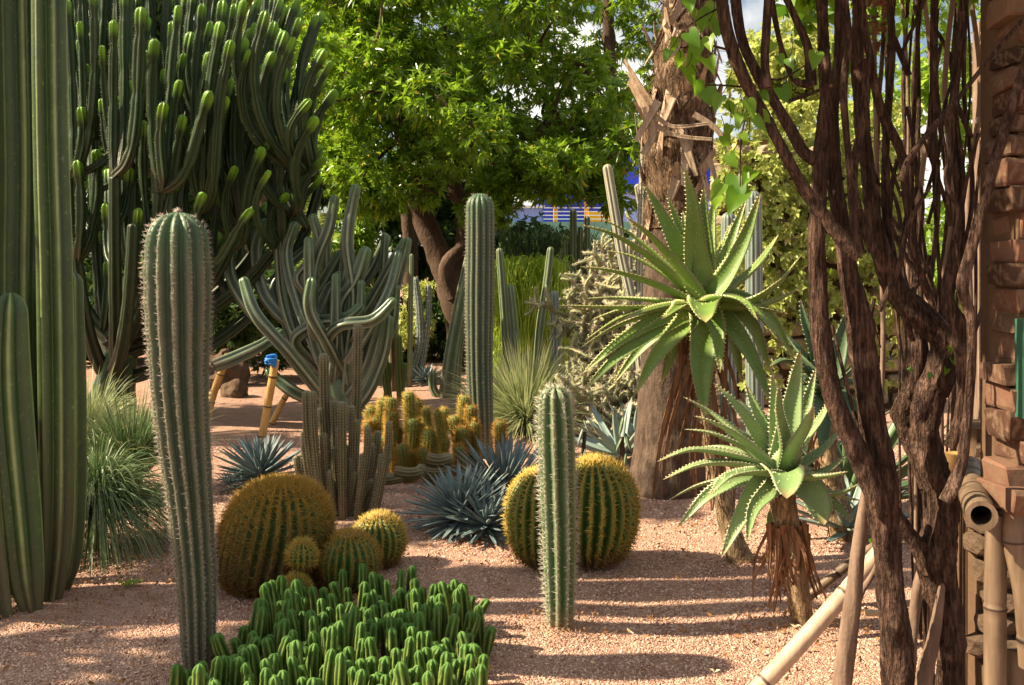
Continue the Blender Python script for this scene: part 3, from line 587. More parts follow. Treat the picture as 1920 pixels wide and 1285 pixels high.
# ------------------------------------------------------------------ cholla
ch=empty('cholla_cactus',P(1140,0,10)*[1,1,0],'tangled pale cholla cactus with many knobbly branches','cactus')
def cholla_branch(p,d,dep,mb,sm):
    L=R(.10,.20)*(1 if dep else 1.6); n=max(3,int(L/.05)); d=unit(d); q=[[*p,.018 if dep else .034]]; pp=np.array(p,float)
    for k in range(3):
        d=unit(d+rng.normal(0,.28,3)+np.array([0,0,.05])); pp=pp+d*L/3; 
        if pp[2]<.06: pp[2]=.06+R(0,.1); d[2]=abs(d[2])
        q.append([*pp,.014 if dep else .028])
    ribbed(mb,q,5,.25,2,.04,3,1.0,(.035,3,.03,.0025,.8),sm)
    if dep<5:
        for _ in range(int(rng.choice([1,2,2,3]))): cholla_branch(pp,d+rng.normal(0,.9,3),dep+1,mb,sm)
for k in range(24):
    mb=MB(); sm=MB(); u=1082+k*6.0; 
    def fin_():
        b=obj('branch',mb,M['cholla'],ch); obj('spines',sm,M['sp_pale'],b,kind='stuff',org=tuple(ch.location))
    for _ in range(1): cholla_branch(P(u,0,10+R(-.5,.5))*[1,1,0]+[0,0,-.02],np.array([R(-.5,.4),R(-.3,.3),1.2]),0,mb,sm)
    fin_()
    for _ in range(2):
        mb=MB(); sm=MB(); cholla_branch(P(u+R(-8,8),R(490,690),10+R(-.4,.4)),np.array([R(-1,1),R(-.5,.5),R(-.3,1)]),2,mb,sm); fin_()
# ------------------------------------------------------------------ candelabra cactus (big)
YE=10.8
eu=empty('candelabra_cactus',P(215,0,YE)*[1,1,0],'huge candelabra cactus tree with many upcurved branches and bright green tips','cactus')
def notchf(x,L):
    d=L-x; ph0=.25; r=np.ones_like(x); k=(d-ph0)%.55; dd=np.minimum(np.abs(k),np.abs(.55-k)); dd=np.where(d<ph0*.5,1,dd)
    return 1-.30*np.exp(-(dd/.055)**2)
mb=MB(); ribbed(mb,px([(205,790,104),(212,740,84),(222,690,66),(230,640,50)],YE,True),7,.22,0,.06,6,1.0,wob=.02); obj('trunk',mb,M['euph'],eu)
def bez(a,b,c,d,n=9):
    t=np.linspace(0,1,n)[:,None]; return a*(1-t)**3+3*b*t*(1-t)**2+3*c*t*t*(1-t)+d*t**3
LP=[]
for (u,v,dy,b0) in [(135,330,-.5,.7),(175,260,.5,.8),(215,330,-1.0,.7),(255,240,.2,.9),(300,360,-1.0,.6),(335,250,.7,.8),(375,400,-.7,.5),(410,260,.1,.7),(445,420,-.5,.45),(480,300,.8,.6),(520,370,-.1,.4),(555,300,.5,.45),(575,330,-.5,.35),(120,420,.2,.6),(250,420,-1.1,.4),(600,350,.1,.3)]:
    a=P(R(195,240),R(610,730),YE+R(-.1,.1)); t=P(u,v,YE+dy); h=(t-a)*[1,1,0]
    q=bez(a,a+h*.45+[0,0,(t[2]-a[2])*.12],a+h*.85+[0,0,(t[2]-a[2])*.35],t)
    r=np.linspace(.085,.058,len(q))[:,None]; LP.append(q)
    mb=MB(); ribbed(mb,np.hstack([q,r]),5,.42,1,.05,6,.6,pw=.8,wob=.04); obj('limb',mb,M['euph_old'],eu)
LQ=np.vstack([q[2:] for q in LP])
tips=[(127,0),(264,13),(190,85),(214,38),(279,94),(308,192),(270,226),(301,261),(358,312),(380,361),(323,40),(334,10),(396,97),(395,171),(416,40),(381,7),(420,0),(458,70),(470,92),(478,43),(498,20),(515,40),(512,97),(535,58),(563,33),(609,92),(599,129),(632,169),(543,140),(537,127),(582,187),(560,206),(594,219),(477,222),(493,276),(517,254),(443,311),(472,391),(542,363),(242,313),(373,236),(438,147),(291,73),(491,137),(498,120),(435,75),(396,40),(441,7),(460,0),(552,70),(622,115),(614,296),(600,330),(150,40),(160,120),(175,-20),(235,-20),(150,200),(345,100),(360,60),(340,150),(250,150),(220,180),(425,180),(345,215),(180,280),(420,360),(330,330),(505,320),(565,280),(200,380),(300,420),(260,390),(145,300)]
ex=[(R(120,560),R(-190,-10)) for _ in range(34)]+[(R(130,610),R(-20,330)) for _ in range(120)]+[(R(130,420),R(330,520)) for _ in range(18)]+[(R(420,560),R(360,470)) for _ in range(7)]
ax0=P(215,0,YE)[:2]
for k,(u,v) in enumerate(tips+ex):
    front=k<len(tips); t=P(u+R(-2,2),v,YE+(R(-1.3,-.2) if front else R(-.2,1.5)))
    dz=t[2]-LQ[:,2]; hd=np.linalg.norm(LQ[:,:2]-t[:2],axis=1); cost=hd*1.5+np.abs(dz-R(.5,1.3))*.8+rng.random(len(LQ))*.5+np.where(dz<.45,9,0)
    a=LQ[int(np.argmin(cost))] if (dz>.45).any() else P(225,650,YE); d=t-a; h=d*[1,1,0]; out=np.array([*(t[:2]-ax0),0])*.20
    q=bez(a,a+h*.75+[0,0,d[2]*.10]+rng.normal(0,.04,3),t-[out[0],out[1],d[2]*.55],t,7)
    r=R(.042,.060)*np.array([.75,.9,1,1,1,1,1])[:,None]
    mb=MB(); ribbed(mb,np.hstack([q,r]),4 if k%3 else 5,.52,1,.04,6,1.1,(.028,3,.020,.0019,.6),mb,notch=notchf,pw=.8,fold=.0,wob=.03); obj('branch',mb,M['euph'],eu)
# ------------------------------------------------------------------ branching grey-green cereus
YC=10.0
ce=empty('branching_cereus',P(635,0,YC)*[1,1,0],'grey green branching cactus with glossy curved arms held up by bamboo props','cactus')
mb=MB(); ribbed(mb,px([(640,815,50),(634,760,46),(622,700,44)],YC,True),6,.2,0,.05,5); obj('trunk',mb,M['cereus'],ce)
arms=[[(630,790,30),(612,700,28),(586,610,25),(590,500,24),(615,430,23),(628,366,20)],[(640,780,30),(650,660,28),(664,560,26),(652,450,24),(668,345,22)],[(650,720,28),(640,640,27),(640,570,28),(668,525,29),(688,462,26)],
[(640,760,28),(682,700,26),(702,640,25),(716,588,23)],[(650,780,28),(690,730,27),(718,660,26),(728,590,24)],[(610,700,26,.2),(555,640,26,.1),(600,605,26,0),(650,597,26,-.1),(682,572,22,-.1)],[(640,700,26),(610,640,24,-.3),(580,580,24,-.4),(585,520,20,-.4)],
[(625,760,26),(560,740,24,-.2),(520,712,24,-.2),(500,690,22,-.2)],[(620,760,26,-.2),(540,660,26,-.5),(480,590,24,-.6),(455,520,22,-.5)],[(400,688,26,-.6),(440,672,27,-.5),(490,648,24,-.4),(530,620,22,-.2)],[(605,680,26),(560,570,24,.2),(538,480,22,.3),(554,415,20,.3)],[(690,680,24,.3),(735,560,22,.4),(758,480,20,.4),(766,445,16,.4)],
[(640,640,24,.4),(690,570,22,.4),(735,490,18,.4),(760,448,14,.4)],[(600,640,24,.3),(560,600,24,.4),(600,540,24,.4),(640,470,20,.4)],[(580,640,24,.4),(500,560,24,.5),(480,470,22,.6),(500,410,20,.6)],[(520,640,26,.3),(455,560,26,.4),(430,500,22,.5),(445,420,20,.5)],
[(600,620,22,.5),(640,560,22,.6),(690,520,22,.6),(728,440,18,.6)],[(610,640,24,-.2),(640,610,24,-.4),(700,600,24,-.4),(742,560,20,-.4)],[(590,560,22,.1),(560,520,22,.1),(600,470,22,.1),(585,400,20,.1)],[(540,600,22,.6),(510,540,22,.7),(560,480,20,.8),(600,455,18,.8)],
[(630,700,24,.3),(650,650,24,.4),(690,630,22,.5),(700,560,20,.5)],[(590,600,22,.3),(615,540,22,.4),(640,520,20,.4),(648,430,18,.4)],[(650,680,22,-.2),(700,600,22,-.2),(730,540,20,-.1),(748,470,16,0)]]
for _ in range(16):
    u0,v0=R(590,670),R(620,740); u1,v1=R(470,760),R(400,560); s_=R(18,24); dy=R(-.3,.8)
    arms.append([(u0,v0,s_,dy*.3),(u0+(u1-u0)*.55,v0+(v1-v0)*.15,s_,dy*.7),(u0+(u1-u0)*.9,v0+(v1-v0)*.5,s_,dy),(u1,v1,s_*.85,dy)])
for a in arms:
    mb=MB(); ribbed(mb,px(a,YC),5,.36,0,.04,8,1.0,wob=.05); obj('branch',mb,M['cereus'],ce)
gp='yellow bamboo props under the branching cactus'
def prop(pts,Y,lab,tie=None,mat='bam_y',name='bamboo_prop',group=gp,cat='bamboo pole',k=10):
    q=px(pts,Y); q[0,2]=-.02 if pts[0][1]>780 and Y>8 else q[0,2]; r=empty(name,q[0,:3]*[1,1,0],lab,cat,group); mb=MB()
    c,s=curve(q,.02); L=s[-1]; x=np.linspace(0,L,int(L/.02)+2); cc=samp(c,s,x); gap=.28
    d=np.abs((x+.1)%gap-gap/2); cc[:,3]*=1+.10*np.exp(-(d/.012)**2)-.05*np.exp(-((d-.02)/.008)**2)
    tube(mb,cc[:, :4],k,.007); mb.c[0][:,0]=(np.abs((mb.c[0][:,2]+.1)%gap-gap/2)<.008); obj('cane',mb,M[mat],r)
    if tie:
        mb=MB(); p=P(*tie); 
        for a in range(6): tube(mb,[[*(p+rng.normal(0,.022,3)),.014],[*(p+rng.normal(0,.03,3)),.018],[*(p+rng.normal(0,.03,3)),.008]],6,.02)
        for a in range(3): tube(mb,[[*(p+[.05*math.cos(t),.05*math.sin(t),.02*a-.02]),.009] for t in np.linspace(0,6.28,9)],5,.02)
        obj('tie',mb,M['blue_tie'],r)
    return r
prop([(382,808,14),(400,740,14),(428,665,13)],9.7,'yellow bamboo prop nearest the stout spiny column')
prop([(490,824,15),(502,760,15),(517,675,15)],9.36,'yellow bamboo prop tied at its top with bright blue cord',(508,677,9.3))
prop([(507,798,12),(528,757,11),(550,722,11)],10.15,'short leaning bamboo prop with small blue tie',(546,728,10.1))
# rocks, litter behind
for (u,v,s,lab) in [(415,722,.34,'rubble stone heap under the candelabra cactus'),(440,745,.16,'small grey stone lying on gravel near the bamboo props'),(700,640,.2,'reddish stone behind the thin columns')]:
    bm=bmesh.new(); bmesh.ops.create_icosphere(bm,subdivisions=3,radius=s)
    for w_ in bm.verts: w_.co*=1+.12*math.sin(w_.co.x*25)+.1*math.sin(w_.co.y*31+w_.co.z*22)+rng.normal(0,.03)
    m_=bpy.data.meshes.new('rock'); bm.to_mesh(m_); bm.free(); m_.materials.append(M['rock_d']); o=bpy.data.objects.new('rock',m_); C.link(o); p=GP(u,v); o.location=(p[0],p[1],s*.35); o['label']=lab; o['category']='rock'
# ------------------------------------------------------------------ palm
YP=7.15
pa=empty('palm_tree',P(1252,0,YP)*[1,1,0],'thick palm trunk, smooth swollen base and shaggy fibrous upper part','palm')
mb=MB(); tube(mb,px([(1252,925,142),(1253,880,138),(1252,780,116),(1254,680,106),(1258,560,102),(1262,440,98),(1264,380,96)],YP,True),40,.03,.018); obj('trunk',mb,M['palm'],pa)
mb=MB(); q=px([(1262,430,100),(1266,340,112),(1271,250,120),(1278,160,112),(1284,80,96),(1290,0,88),(1294,-90,84),(1296,-300,80)],YP); tube(mb,q,40,.03,.05); obj('fibre_trunk',mb,M['palm_fibre'],pa)
cq,cs=curve(q,.03)
mb=MB(); n=2600; x=R(0,cs[-1],n); c=samp(cq,cs,x); th=R(0,2*PI,n); D=np.stack([np.cos(th),np.sin(th),0*th],1)
blades(mb,c[:,:3]+D*c[:,3:4]*.97,D*.35+np.stack([rng.normal(0,.6,n),rng.normal(0,.6,n),rng.normal(0,1,n)],1),R(.08,.22,n),.006,.3,4); obj('fibres',mb,M['palm_fibre'],pa,kind='stuff')
def strip(mb,pts,w0,w1,thick=.006,axis=(0,-1,0)):
    q,s=curve(np.asarray(pts,float),.03); x=np.linspace(0,s[-1],9); c=samp(q,s,x)[:,:3]; T=unit(np.gradient(c,axis=0)); S=unit(np.cross(T,axis)+1e-6); Nn=np.cross(S,T)
    w=np.linspace(w0,w1,9)*.5; u=np.array([-1,-.5,0,.5,1,.5,0,-.5]); off=np.where(np.arange(8)<5,.25*u**2,.25*u**2-.2)
    V=c[:,None,:]+S[:,None,:]*(u[None,:,None]*w[:,None,None])+Nn[:,None,:]*((off[None,:]*w[:,None]))[...,None]
    mb.add(V.reshape(-1,3),grid_faces(9,8))
boots=[]
for k in range(95):
    x=cs[-1]*(.04+.75*k/95)+R(-.05,.05); c=samp(cq,cs,[x])[0]; th=k*2.4+R(-.3,.3); D=np.array([math.cos(th),math.sin(th),0]); r=c[3]
    near=math.exp(-((c[2]-(EYE-(225-HV)/F*YP))/.28)**2); out=R(.03,.09)+near*R(.0,.14); L=R(.16,.30)*(1+.3*near); tan=np.array([-D[1],D[0],0])*R(-.16,.16); sg=1 if rng.random()<.55 else -1
    p0=c[:3]+D*r*.85; p1=p0+D*out*.7+tan*.5+[0,0,sg*L*.5]; p2=p0+D*(out+R(-.05,.06))+tan*1.1+[0,0,sg*L]
    mb=MB(); strip(mb,[p0,p1,p2],R(.07,.13),R(.012,.05),axis=D); obj('leaf_sheath',mb,M['boot'],pa)
for pts,w in [([(1226,215),(1262,238),(1330,232)],.035),([(1222,232),(1270,255),(1335,262)],.04),([(1210,200),(1225,250),(1205,290)],.07),([(1235,190),(1215,225),(1192,265)],.06),([(1330,300),(1340,330),(1345,345)],.04),([(1300,215),(1340,240),(1370,280)],.05)]:
    mb=MB(); strip(mb,[P(u,v,YP-.30-.02*i) for i,(u,v) in enumerate(pts)],w,w*.6,axis=np.array([0,-1,.1])); obj('leaf_sheath',mb,M['boot'],pa)
# ------------------------------------------------------------------ agaves
def agave(name,label,u,v,Y,rad,n,w,mat='agave',tilt=(0,0),el=(80,-8),group=None,h=.05,lift=0):
    r=empty(name,[*(P(u,0,Y)[:2]),0],label,'agave',group); ms=[]
    for k in range(4):
        mb=MB(); b=[.05,-.02,.06,.0][k]; fleshy(mb,[[.02,0,0],[.35,0,b*.3],[.7,0,b*.8],[1,0,b*1.2]],w/rad,np.array([0,0,1.]),.22,.32,'agave',9,rv=k/3); m_=mb.mesh('leaf'); m_.materials.append(M[mat]); ms.append(m_)
    for i in range(n):
        f=i/n; e=math.radians(el[0]+(el[1]-el[0])*f**.8+R(-5,5)); az=i*2.39996+R(-.12,.12); L=rad*(.62+.45*math.sin(min(1,f*1.3)*PI*.75))*R(.9,1.08)
        inst('leaf',ms[i%4],r,(0,0,h+lift*(1-f)),(0,-e,az),(L,L*R(.85,1.1),L))
    r.rotation_euler=(tilt[0],tilt[1],0); return r
agave('blue_agave','large spiky blue agave behind the double barrel cactus, nearest of the blue rosettes',945,0,6.55,.43,120,.05,tilt=(.15,.05),lift=.12)
agave('blue_agave','spreading blue agave rosette between the double barrel and the thin columns',872,0,6.15,.38,120,.044,tilt=(.12,-.25),el=(70,-14),lift=.06)
agave('blue_agave','blue agave growing low among the pair beside the double barrel',915,0,6.0,.30,80,.042,tilt=(.3,-.05),el=(70,-10),lift=.02)
agave('blue_agave','lone blue agave on sunlit gravel below the bamboo props',490,0,7.35,.36,115,.050,lift=.05)
agave('agave_pup','small green agave pup at the side of the lone blue agave',430,0,7.15,.13,26,.022,lift=.0)
agave('distant_agave','small dark agave beside the woolly column at the tree foot',800,0,13.6,.30,50,.05)
agave('distant_agave','grey agave at the base of the leaning green cactus',775,0,14.4,.22,40,.04)
agave('distant_agave','grey agave under the branching cereus',655,0,10.8,.25,36,.045,'grey_agave')
agave('grey_agave','broad grey green agave behind the palm foot',1165,0,8.2,.62,22,.11,'grey_agave',el=(65,-5),tilt=(0,-.2))
agave('grey_agave','broad grey agave low beside the cholla cactus',1190,0,9.0,.5,20,.11,'grey_agave',el=(65,-5))
agave('grey_agave','narrow grey agave behind the stout spiny column',185,0,8.8,.5,30,.05,'grey_agave',el=(60,0))
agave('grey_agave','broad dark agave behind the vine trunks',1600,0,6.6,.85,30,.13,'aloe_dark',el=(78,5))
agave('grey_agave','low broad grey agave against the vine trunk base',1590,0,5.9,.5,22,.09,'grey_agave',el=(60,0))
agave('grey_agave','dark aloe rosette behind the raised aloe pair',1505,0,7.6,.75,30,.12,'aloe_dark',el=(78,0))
# prickly stems
pk=empty('prickly_pear',P(1170,0,7.7)*[1,1,0],'small flat padded cactus with grey agave leaves near the palm foot','cactus')
for (u,v,w,h,a) in [(1165,800,18,34,.2),(1178,830,20,34,-.3),(1160,835,14,30,.4),(1172,862,18,30,.1),(1095,850,10,24,.3),(1088,820,14,30,.3),(1100,800,12,26,-.4)]:
    mb=MB(); c=P(u,v,7.7); k=7.7/F; d=np.array([math.sin(a),0,math.cos(a)])*h*k*.55; tube(mb,[[*(c-d),w*.1*k],[*(c-d*.5),w*.42*k],[*(c+d*.3),w*.5*k],[*(c+d*.85),w*.3*k],[*(c+d),w*.05*k]],10,.01,0,True,.35); obj('pad',mb,M['grey_agave'] if u<1150 else M['back'],pk)
mb=MB(); tube(mb,px([(1170,900,12),(1168,870,10),(1166,820,8)],7.7,True),7,.03,.1); obj('stalk',mb,M['wood_dark'],pk)
mb=MB(); tube(mb,px([(1085,900,9),(1092,850,8),(1097,810,6)],7.7,True),7,.03,.1); obj('stalk',mb,M['wood_dark'],pk)
# ------------------------------------------------------------------ grass-like plants
def tuft(name,label,u,Y,n,ln,w,mat,elmin,elmax,droop,z0=.0,rb=.08,azm=None,up=0):
    p=P(u,0,Y); az=R(0,2*PI,n); el=np.radians(R(elmin,elmax,n)); d=np.stack([np.cos(az)*np.cos(el),np.sin(az)*np.cos(el),np.sin(el)],1)
    b=np.array([p[0],p[1],z0])+np.stack([np.cos(az)*rb*R(.2,1,n),np.sin(az)*rb*R(.2,1,n),R(0,up+.001,n)],1); mb=MB(); blades(mb,b,d,ln*R(.6,1.08,n),w,droop*R(.6,1.4,n),8)
    r=empty(name,[p[0],p[1],0],label,'grass plant'); obj('blades',mb,M[mat],r,kind='stuff')
    mb=MB(); tube(mb,[[p[0],p[1],-.03,rb*.9],[p[0],p[1],z0+up*.6+.02,rb*.5]],8,.05,.1); obj('crown_base',mb,M['wood_dark'],r); return r
tuft('yucca_tuft','fine leaved yucca bursting upward between tall central column and cholla',985,9.7,1700,1.0,.011,'grass_y',-5,88,.22,.05,.10,up=.12)
tuft('yucca_tuft','dusty spiky yucca tuft half hidden by the tall central column',905,10.4,260,.62,.016,'grass_g',5,75,.25,.1,.08)
tuft('sotol_tuft','large arching grassy sotol beside the tall ribbed cacti clump',182,5.75,1500,.78,.0085,'grass_g',-5,88,.85,.16,.07,up=.18)
tuft('sotol_tuft','upright grassy sotol behind the stout spiny column',245,7.2,900,.80,.010,'grass_g',30,86,.3,.1,.12,up=.1)
tuft('sotol_tuft','dry pale grassy sotol in the shade beside the candelabra trunk',170,8.6,500,.85,.012,'grass_y',15,85,.45,.15,.10,up=.1)
# ------------------------------------------------------------------ tall central column
def column(name,label,pts,Y,mat,n,depth,sp,spmat,pw=1.0,cat='cactus',per=8,step=.02,wob=.01,sharp=0,dome=1.0,ph=None,fold=0):
    q=px(pts,Y,True); r=empty(name,[q[0][0],q[0][1],0],label,cat); mb=MB(); sm=MB()
    ribbed(mb,q,n,depth,sharp,step,per,dome,sp,sm,pw=pw,wob=wob,ph=ph,fold=fold); obj('body',mb,M[mat],r)
    if sm.n: obj('spines',sm,M[spmat],r,kind='stuff')
    return r
column('column_cactus','tall straight dark green column cactus with round pale top standing behind the blue agave',[(905,850,40),(902,780,46),(899,680,50),(899,560,54),(900,470,54),(900,363,52)],8.55,'pillar',14,.16,(.03,4,.022,.0012,.7),'sp_pale',per=6)
# thin organ-pipe clump
tc_=empty('thin_column_clump',P(640,0,6.6)*[1,1,0],'clump of thin brownish green columns rising from one crowded base','cactus')
T=[(575,732,19),(586,733,15),(607,662,19),(671,606,18),(604,762,15),(627,749,16),(641,752,17),(571,805,16),(607,812,15),(666,785,17),(709,807,14),(730,790,13),(627,837,12),(651,835,13),(657,857,12),(642,860,11),(555,854,12),(564,850,12),(697,830,14),(680,850,12),(716,850,11),(590,850,12),(618,880,11),(600,880,12),(577,870,13),(690,800,13),(635,800,12),(660,760,12)]
for (u,v,w) in T:
    Yb=6.6+R(-.28,.28) ; Yb=6.35+R(0,.15) if v>830 else Yb; vb=HV+EYE*F/Yb; ub=645+(u-645)*R(.45,.75); um=u+(ub-u)*.12
    col(tc_,[(ub,vb,w*.9),(u+(ub-u)*.45,v+(vb-v)*.6,w),(um,v+(vb-v)*.3,w),(u,v,w*.95)],Yb,'thin',n=9,depth=.16,sp=(.018,4,.012,.0011,.8),spmat='sp_pale',step=.03,per=4)
for (u,v,uu,vv,w) in [(700,955,730,850,17),(655,985,700,900,20),(640,975,620,900,20),(690,950,715,900,18),(660,960,665,880,22)]:
    col(tc_,[(u-15,v,w),((u+uu)/2-4,(v+vv)/2,w),(uu,vv,w*.9)],6.45,'thin',n=8,depth=.16,step=.03,per=4)
# golden clump
gc=empty('golden_cactus_clump',P(780,0,7.8)*[1,1,0],'spreading clump of short fuzzy golden spined stems','cactus')
G=[(696,762,24),(705,780,26),(721,746,22),(734,745,22),(734,769,26),(767,735,22),(780,747,28),(775,785,28),(805,805,28),(834,818,28),(834,767,18),(752,832,28),(696,817,22),(872,742,22),(884,760,24),(868,800,28),(937,790,22),(745,800,26),(690,790,20),(820,770,16),(850,780,22),(800,765,16),(765,845,24),(790,840,24),(860,835,24),(722,815,22),(890,790,22),(842,850,22)]
for (u,v,w) in G:
    hpx=R(70,110); Yb=7.75+R(-.15,.2)-(v-780)*.004; vb=HV+EYE*F/Yb; ub=u+(u-780)*.12*R(-1,1)+R(-16,22)
    col(gc,[(ub,vb,w*.7),((u+ub)/2,(v+vb)/2,w*.9),(u,v,w*.88)],Yb,'gold',n=13,depth=.10,sp=(.017,6,.040,.0013,.8),spmat='sp_gold' if rng.random()<.4 else 'sp_red',step=.03,per=4)
for (u,v,uu,w) in [(740,905,800,24),(690,915,760,22),(800,880,850,24),(850,900,780,20)]:
    q=px([(u,v-20,w),((u+uu)/2,v-16,w),(uu,v-22,w)],7.2); mb=MB(); ribbed(mb,q,10,.14,0,.03,4); obj('stem',mb,M['thin'],gc)
# ------------------------------------------------------------------ barrels
def barrel(name,label,cx,Y,rw,h,n,spmat='sp_gold',bulge=.5,top=.0,cat='barrel cactus',squash=2.4,tilt=0,spl=.034,cnt=7,gap=.020,depth=.17,skin='barrel',wool=.05,zb=0,dense=1.0,taper=0,lo=.42,sw=.0021):
    x=P(cx,0,Y)[0]; r=empty(name,[x,Y,0],label,cat); mb=MB(); m=46; t=np.linspace(0,1,m); z=h*(1-np.cos(t*PI))/2+zb
    zz=(z-zb)/h; a=(zz-lo)/np.where(zz<lo,lo*1.12,1-lo); rr=rw*np.maximum(1-np.abs(a)**squash,0.0004)**(1/squash); rr=rr*(1-taper*np.maximum(0,.5-zz))
    K=n*8; th=np.arange(K)/K*2*PI; twist=.12
    A=th[None,:]+twist*np.sin(zz[:,None]*2.5); c_=np.abs(np.cos(n*th/2))**.8; fade=np.clip((rr/rw)*3,0,1)
    Rr=rr[:,None]*(1-depth*fade[:,None]*(1-c_[None,:]))
    V=np.stack([x+np.cos(A)*Rr+tilt*(z[:,None]),Y+np.sin(A)*Rr,z[:,None]+0*A],-1)
    cc=np.zeros(V.shape); cc[...,0]=c_[None,:]; cc[...,1]=zz[:,None]; cc[...,2]=h*(1-zz[:,None])
    mb.add(V.reshape(-1,3),grid_faces(m,K),cc.reshape(-1,3)); obj('body',mb,M[skin],r)
    sm=MB(); so_=MB(); arc=np.concatenate([[0],np.cumsum(np.hypot(np.diff(rr),np.diff(z)))]); xs=np.arange(gap,arc[-1]-.3*gap,gap)
    ri=np.interp(xs,arc,rr); zi=np.interp(xs,arc,z); dz=np.gradient(zi,xs); dr=np.gradient(ri,xs); k=np.arange(n)/n*2*PI
    AA=k[None,:]+twist*np.sin(((zi-zb)/h)[:,None]*2.5)+0*zi[:,None]; D=np.stack([np.cos(AA),np.sin(AA),0*AA],-1)
    b=np.stack([x+np.cos(AA)*ri[:,None]*.99+tilt*zi[:,None],Y+np.sin(AA)*ri[:,None]*.99,zi[:,None]+0*AA],-1)
    nr=unit(D*dz[:,None,None]+np.array([0,0,1.])*(-dr[:,None,None])); keep=(ri[:,None]*2*PI/n>gap*.35)|(rng.random(AA.shape)<.6)
    b=b[keep];nr=nr[keep]; zf=((b[:,2]-zb)/h); b=np.repeat(b,cnt,0); nr=np.repeat(nr,cnt,0); zf=np.repeat(zf,cnt)
    d=unit(nr+rng.normal(0,.72,nr.shape)+np.array([0,0,-.15])); ok=(d*nr).sum(1)>-.05
    sel=zf>(.0 if rw>.27 else .2)+R(-.14,.12,len(zf))
    if spmat!='sp_gold': sel=sel|True
    for mm_,msk,nm,mt in ((sm,sel&ok,'spines',spmat),(so_,~sel&ok,'old_spines','sp_brown')):
        if msk.sum()>3: needles(mm_,b[msk],d[msk],spl*R(.6,1.2,msk.sum()),sw,zf[msk]); obj(nm,mm_,M[mt],r,kind='stuff')
    if wool:
        wb=MB(); dv=sphere_dirs(500); dv[:,2]=np.abs(dv[:,2]); pc=np.array([x+tilt*(h+zb),Y,h+zb-.012]); needles(wb,pc+dv*[wool,wool,.014],dv+rng.normal(0,.5,dv.shape),.014,.002,1.); obj('wool',wb,M['wool'],r,kind='stuff')
    return r
barrel('golden_barrel_cactus','large domed golden barrel cactus with brown woody base, tallest of its cluster',508,5.08,.280,.510,30,skin='barrel_old',tilt=.11,cnt=13,spl=.048,sw=.0021,gap=.018,spmat='sp_amber',squash=2.6,lo=.30,taper=-.05,depth=.12)
barrel('golden_barrel_cactus','round sunlit golden barrel cactus behind the hedgehog like smaller ones',711,5.42,.142,.26,22,squash=2.1,spl=.034,lo=.48)
barrel('golden_barrel_cactus','round golden barrel cactus in front of the large domed one',655,4.98,.150,.28,22,'sp_amber',squash=2.1,spl=.036,lo=.48)
barrel('golden_barrel_pup','tiny round golden barrel perched beside the large domed one',567,4.72,.062,.125,14,squash=2,spl=.034,zb=.185,wool=0,gap=.014)
barrel('golden_barrel_pup','tiny greenish golden barrel at ground level by the dwarf cactus mat',556,4.66,.066,.17,14,squash=2,spl=.034,zb=.0,wool=0,gap=.014)
barrel('green_barrel_cactus','bright ribbed barrel cactus half hidden behind the spiny short column',1020,5.42,.200,.50,22,squash=2.15,lo=.50,spl=.038,sw=.0026,cnt=8,gap=.024,depth=.25,tilt=-.02,wool=.035)
barrel('green_barrel_cactus','big green barrel cactus with bold golden ribs joined beside its twin',1112,5.47,.240,.55,24,squash=2.2,lo=.50,spl=.040,sw=.0026,cnt=8,gap=.024,depth=.25,tilt=.02,wool=.04)
# ------------------------------------------------------------------ near columns
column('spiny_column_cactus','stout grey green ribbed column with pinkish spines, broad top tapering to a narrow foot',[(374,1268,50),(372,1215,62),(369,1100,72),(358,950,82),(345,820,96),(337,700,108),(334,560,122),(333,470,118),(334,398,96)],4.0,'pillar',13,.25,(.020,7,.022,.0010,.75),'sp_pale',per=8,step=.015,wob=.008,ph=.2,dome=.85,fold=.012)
column('short_column_cactus','short green column with long white spines in front of the double barrel',[(1050,1168,50),(1050,1110,56),(1049,1020,64),(1046,900,68),(1043,800,68),(1040,724,56)],4.5,'front',9,.32,(.022,8,.032,.0013,.8),'sp_white',per=10,step=.015,ph=.5,dome=.9)
# tall smooth clump at the edge
tl=empty('tall_cactus_clump',P(75,0,4.75)*[1,1,0],'clump of very tall smooth ribbed columns rising out of the picture','cactus')
S=[([(62,1148,34),(50,1080,64),(38,950,76),(24,800,80),(18,680,76),(20,548,60)],4.68,5),([(70,1120,60),(60,900,74),(48,600,80),(50,300,82),(44,0,82),(42,-400,80)],4.95,6),([(92,1125,44),(104,1000,62),(106,800,66),(102,500,66),(94,200,64),(88,-400,62)],4.82,6),
([(112,1112,30),(128,1040,48),(136,900,50),(137,700,46),(136,510,36)],5.0,5),([(20,1120,40),(-5,1000,62),(-20,700,66),(-12,300,70),(-16,-100,70)],4.9,5),([(-5,1150,60),(-40,900,80),(-60,500,80),(-60,-200,80)],4.6,6),([(88,1100,40),(80,800,56),(76,400,60),(72,-400,60)],5.15,5)]
for (pts,Y,n) in S:
    mb=MB(); ribbed(mb,px(pts,Y,True),n,.42,0,.03,16,1.3,pw=1.7,wob=.006); obj('stem',mb,M['tall'],tl)
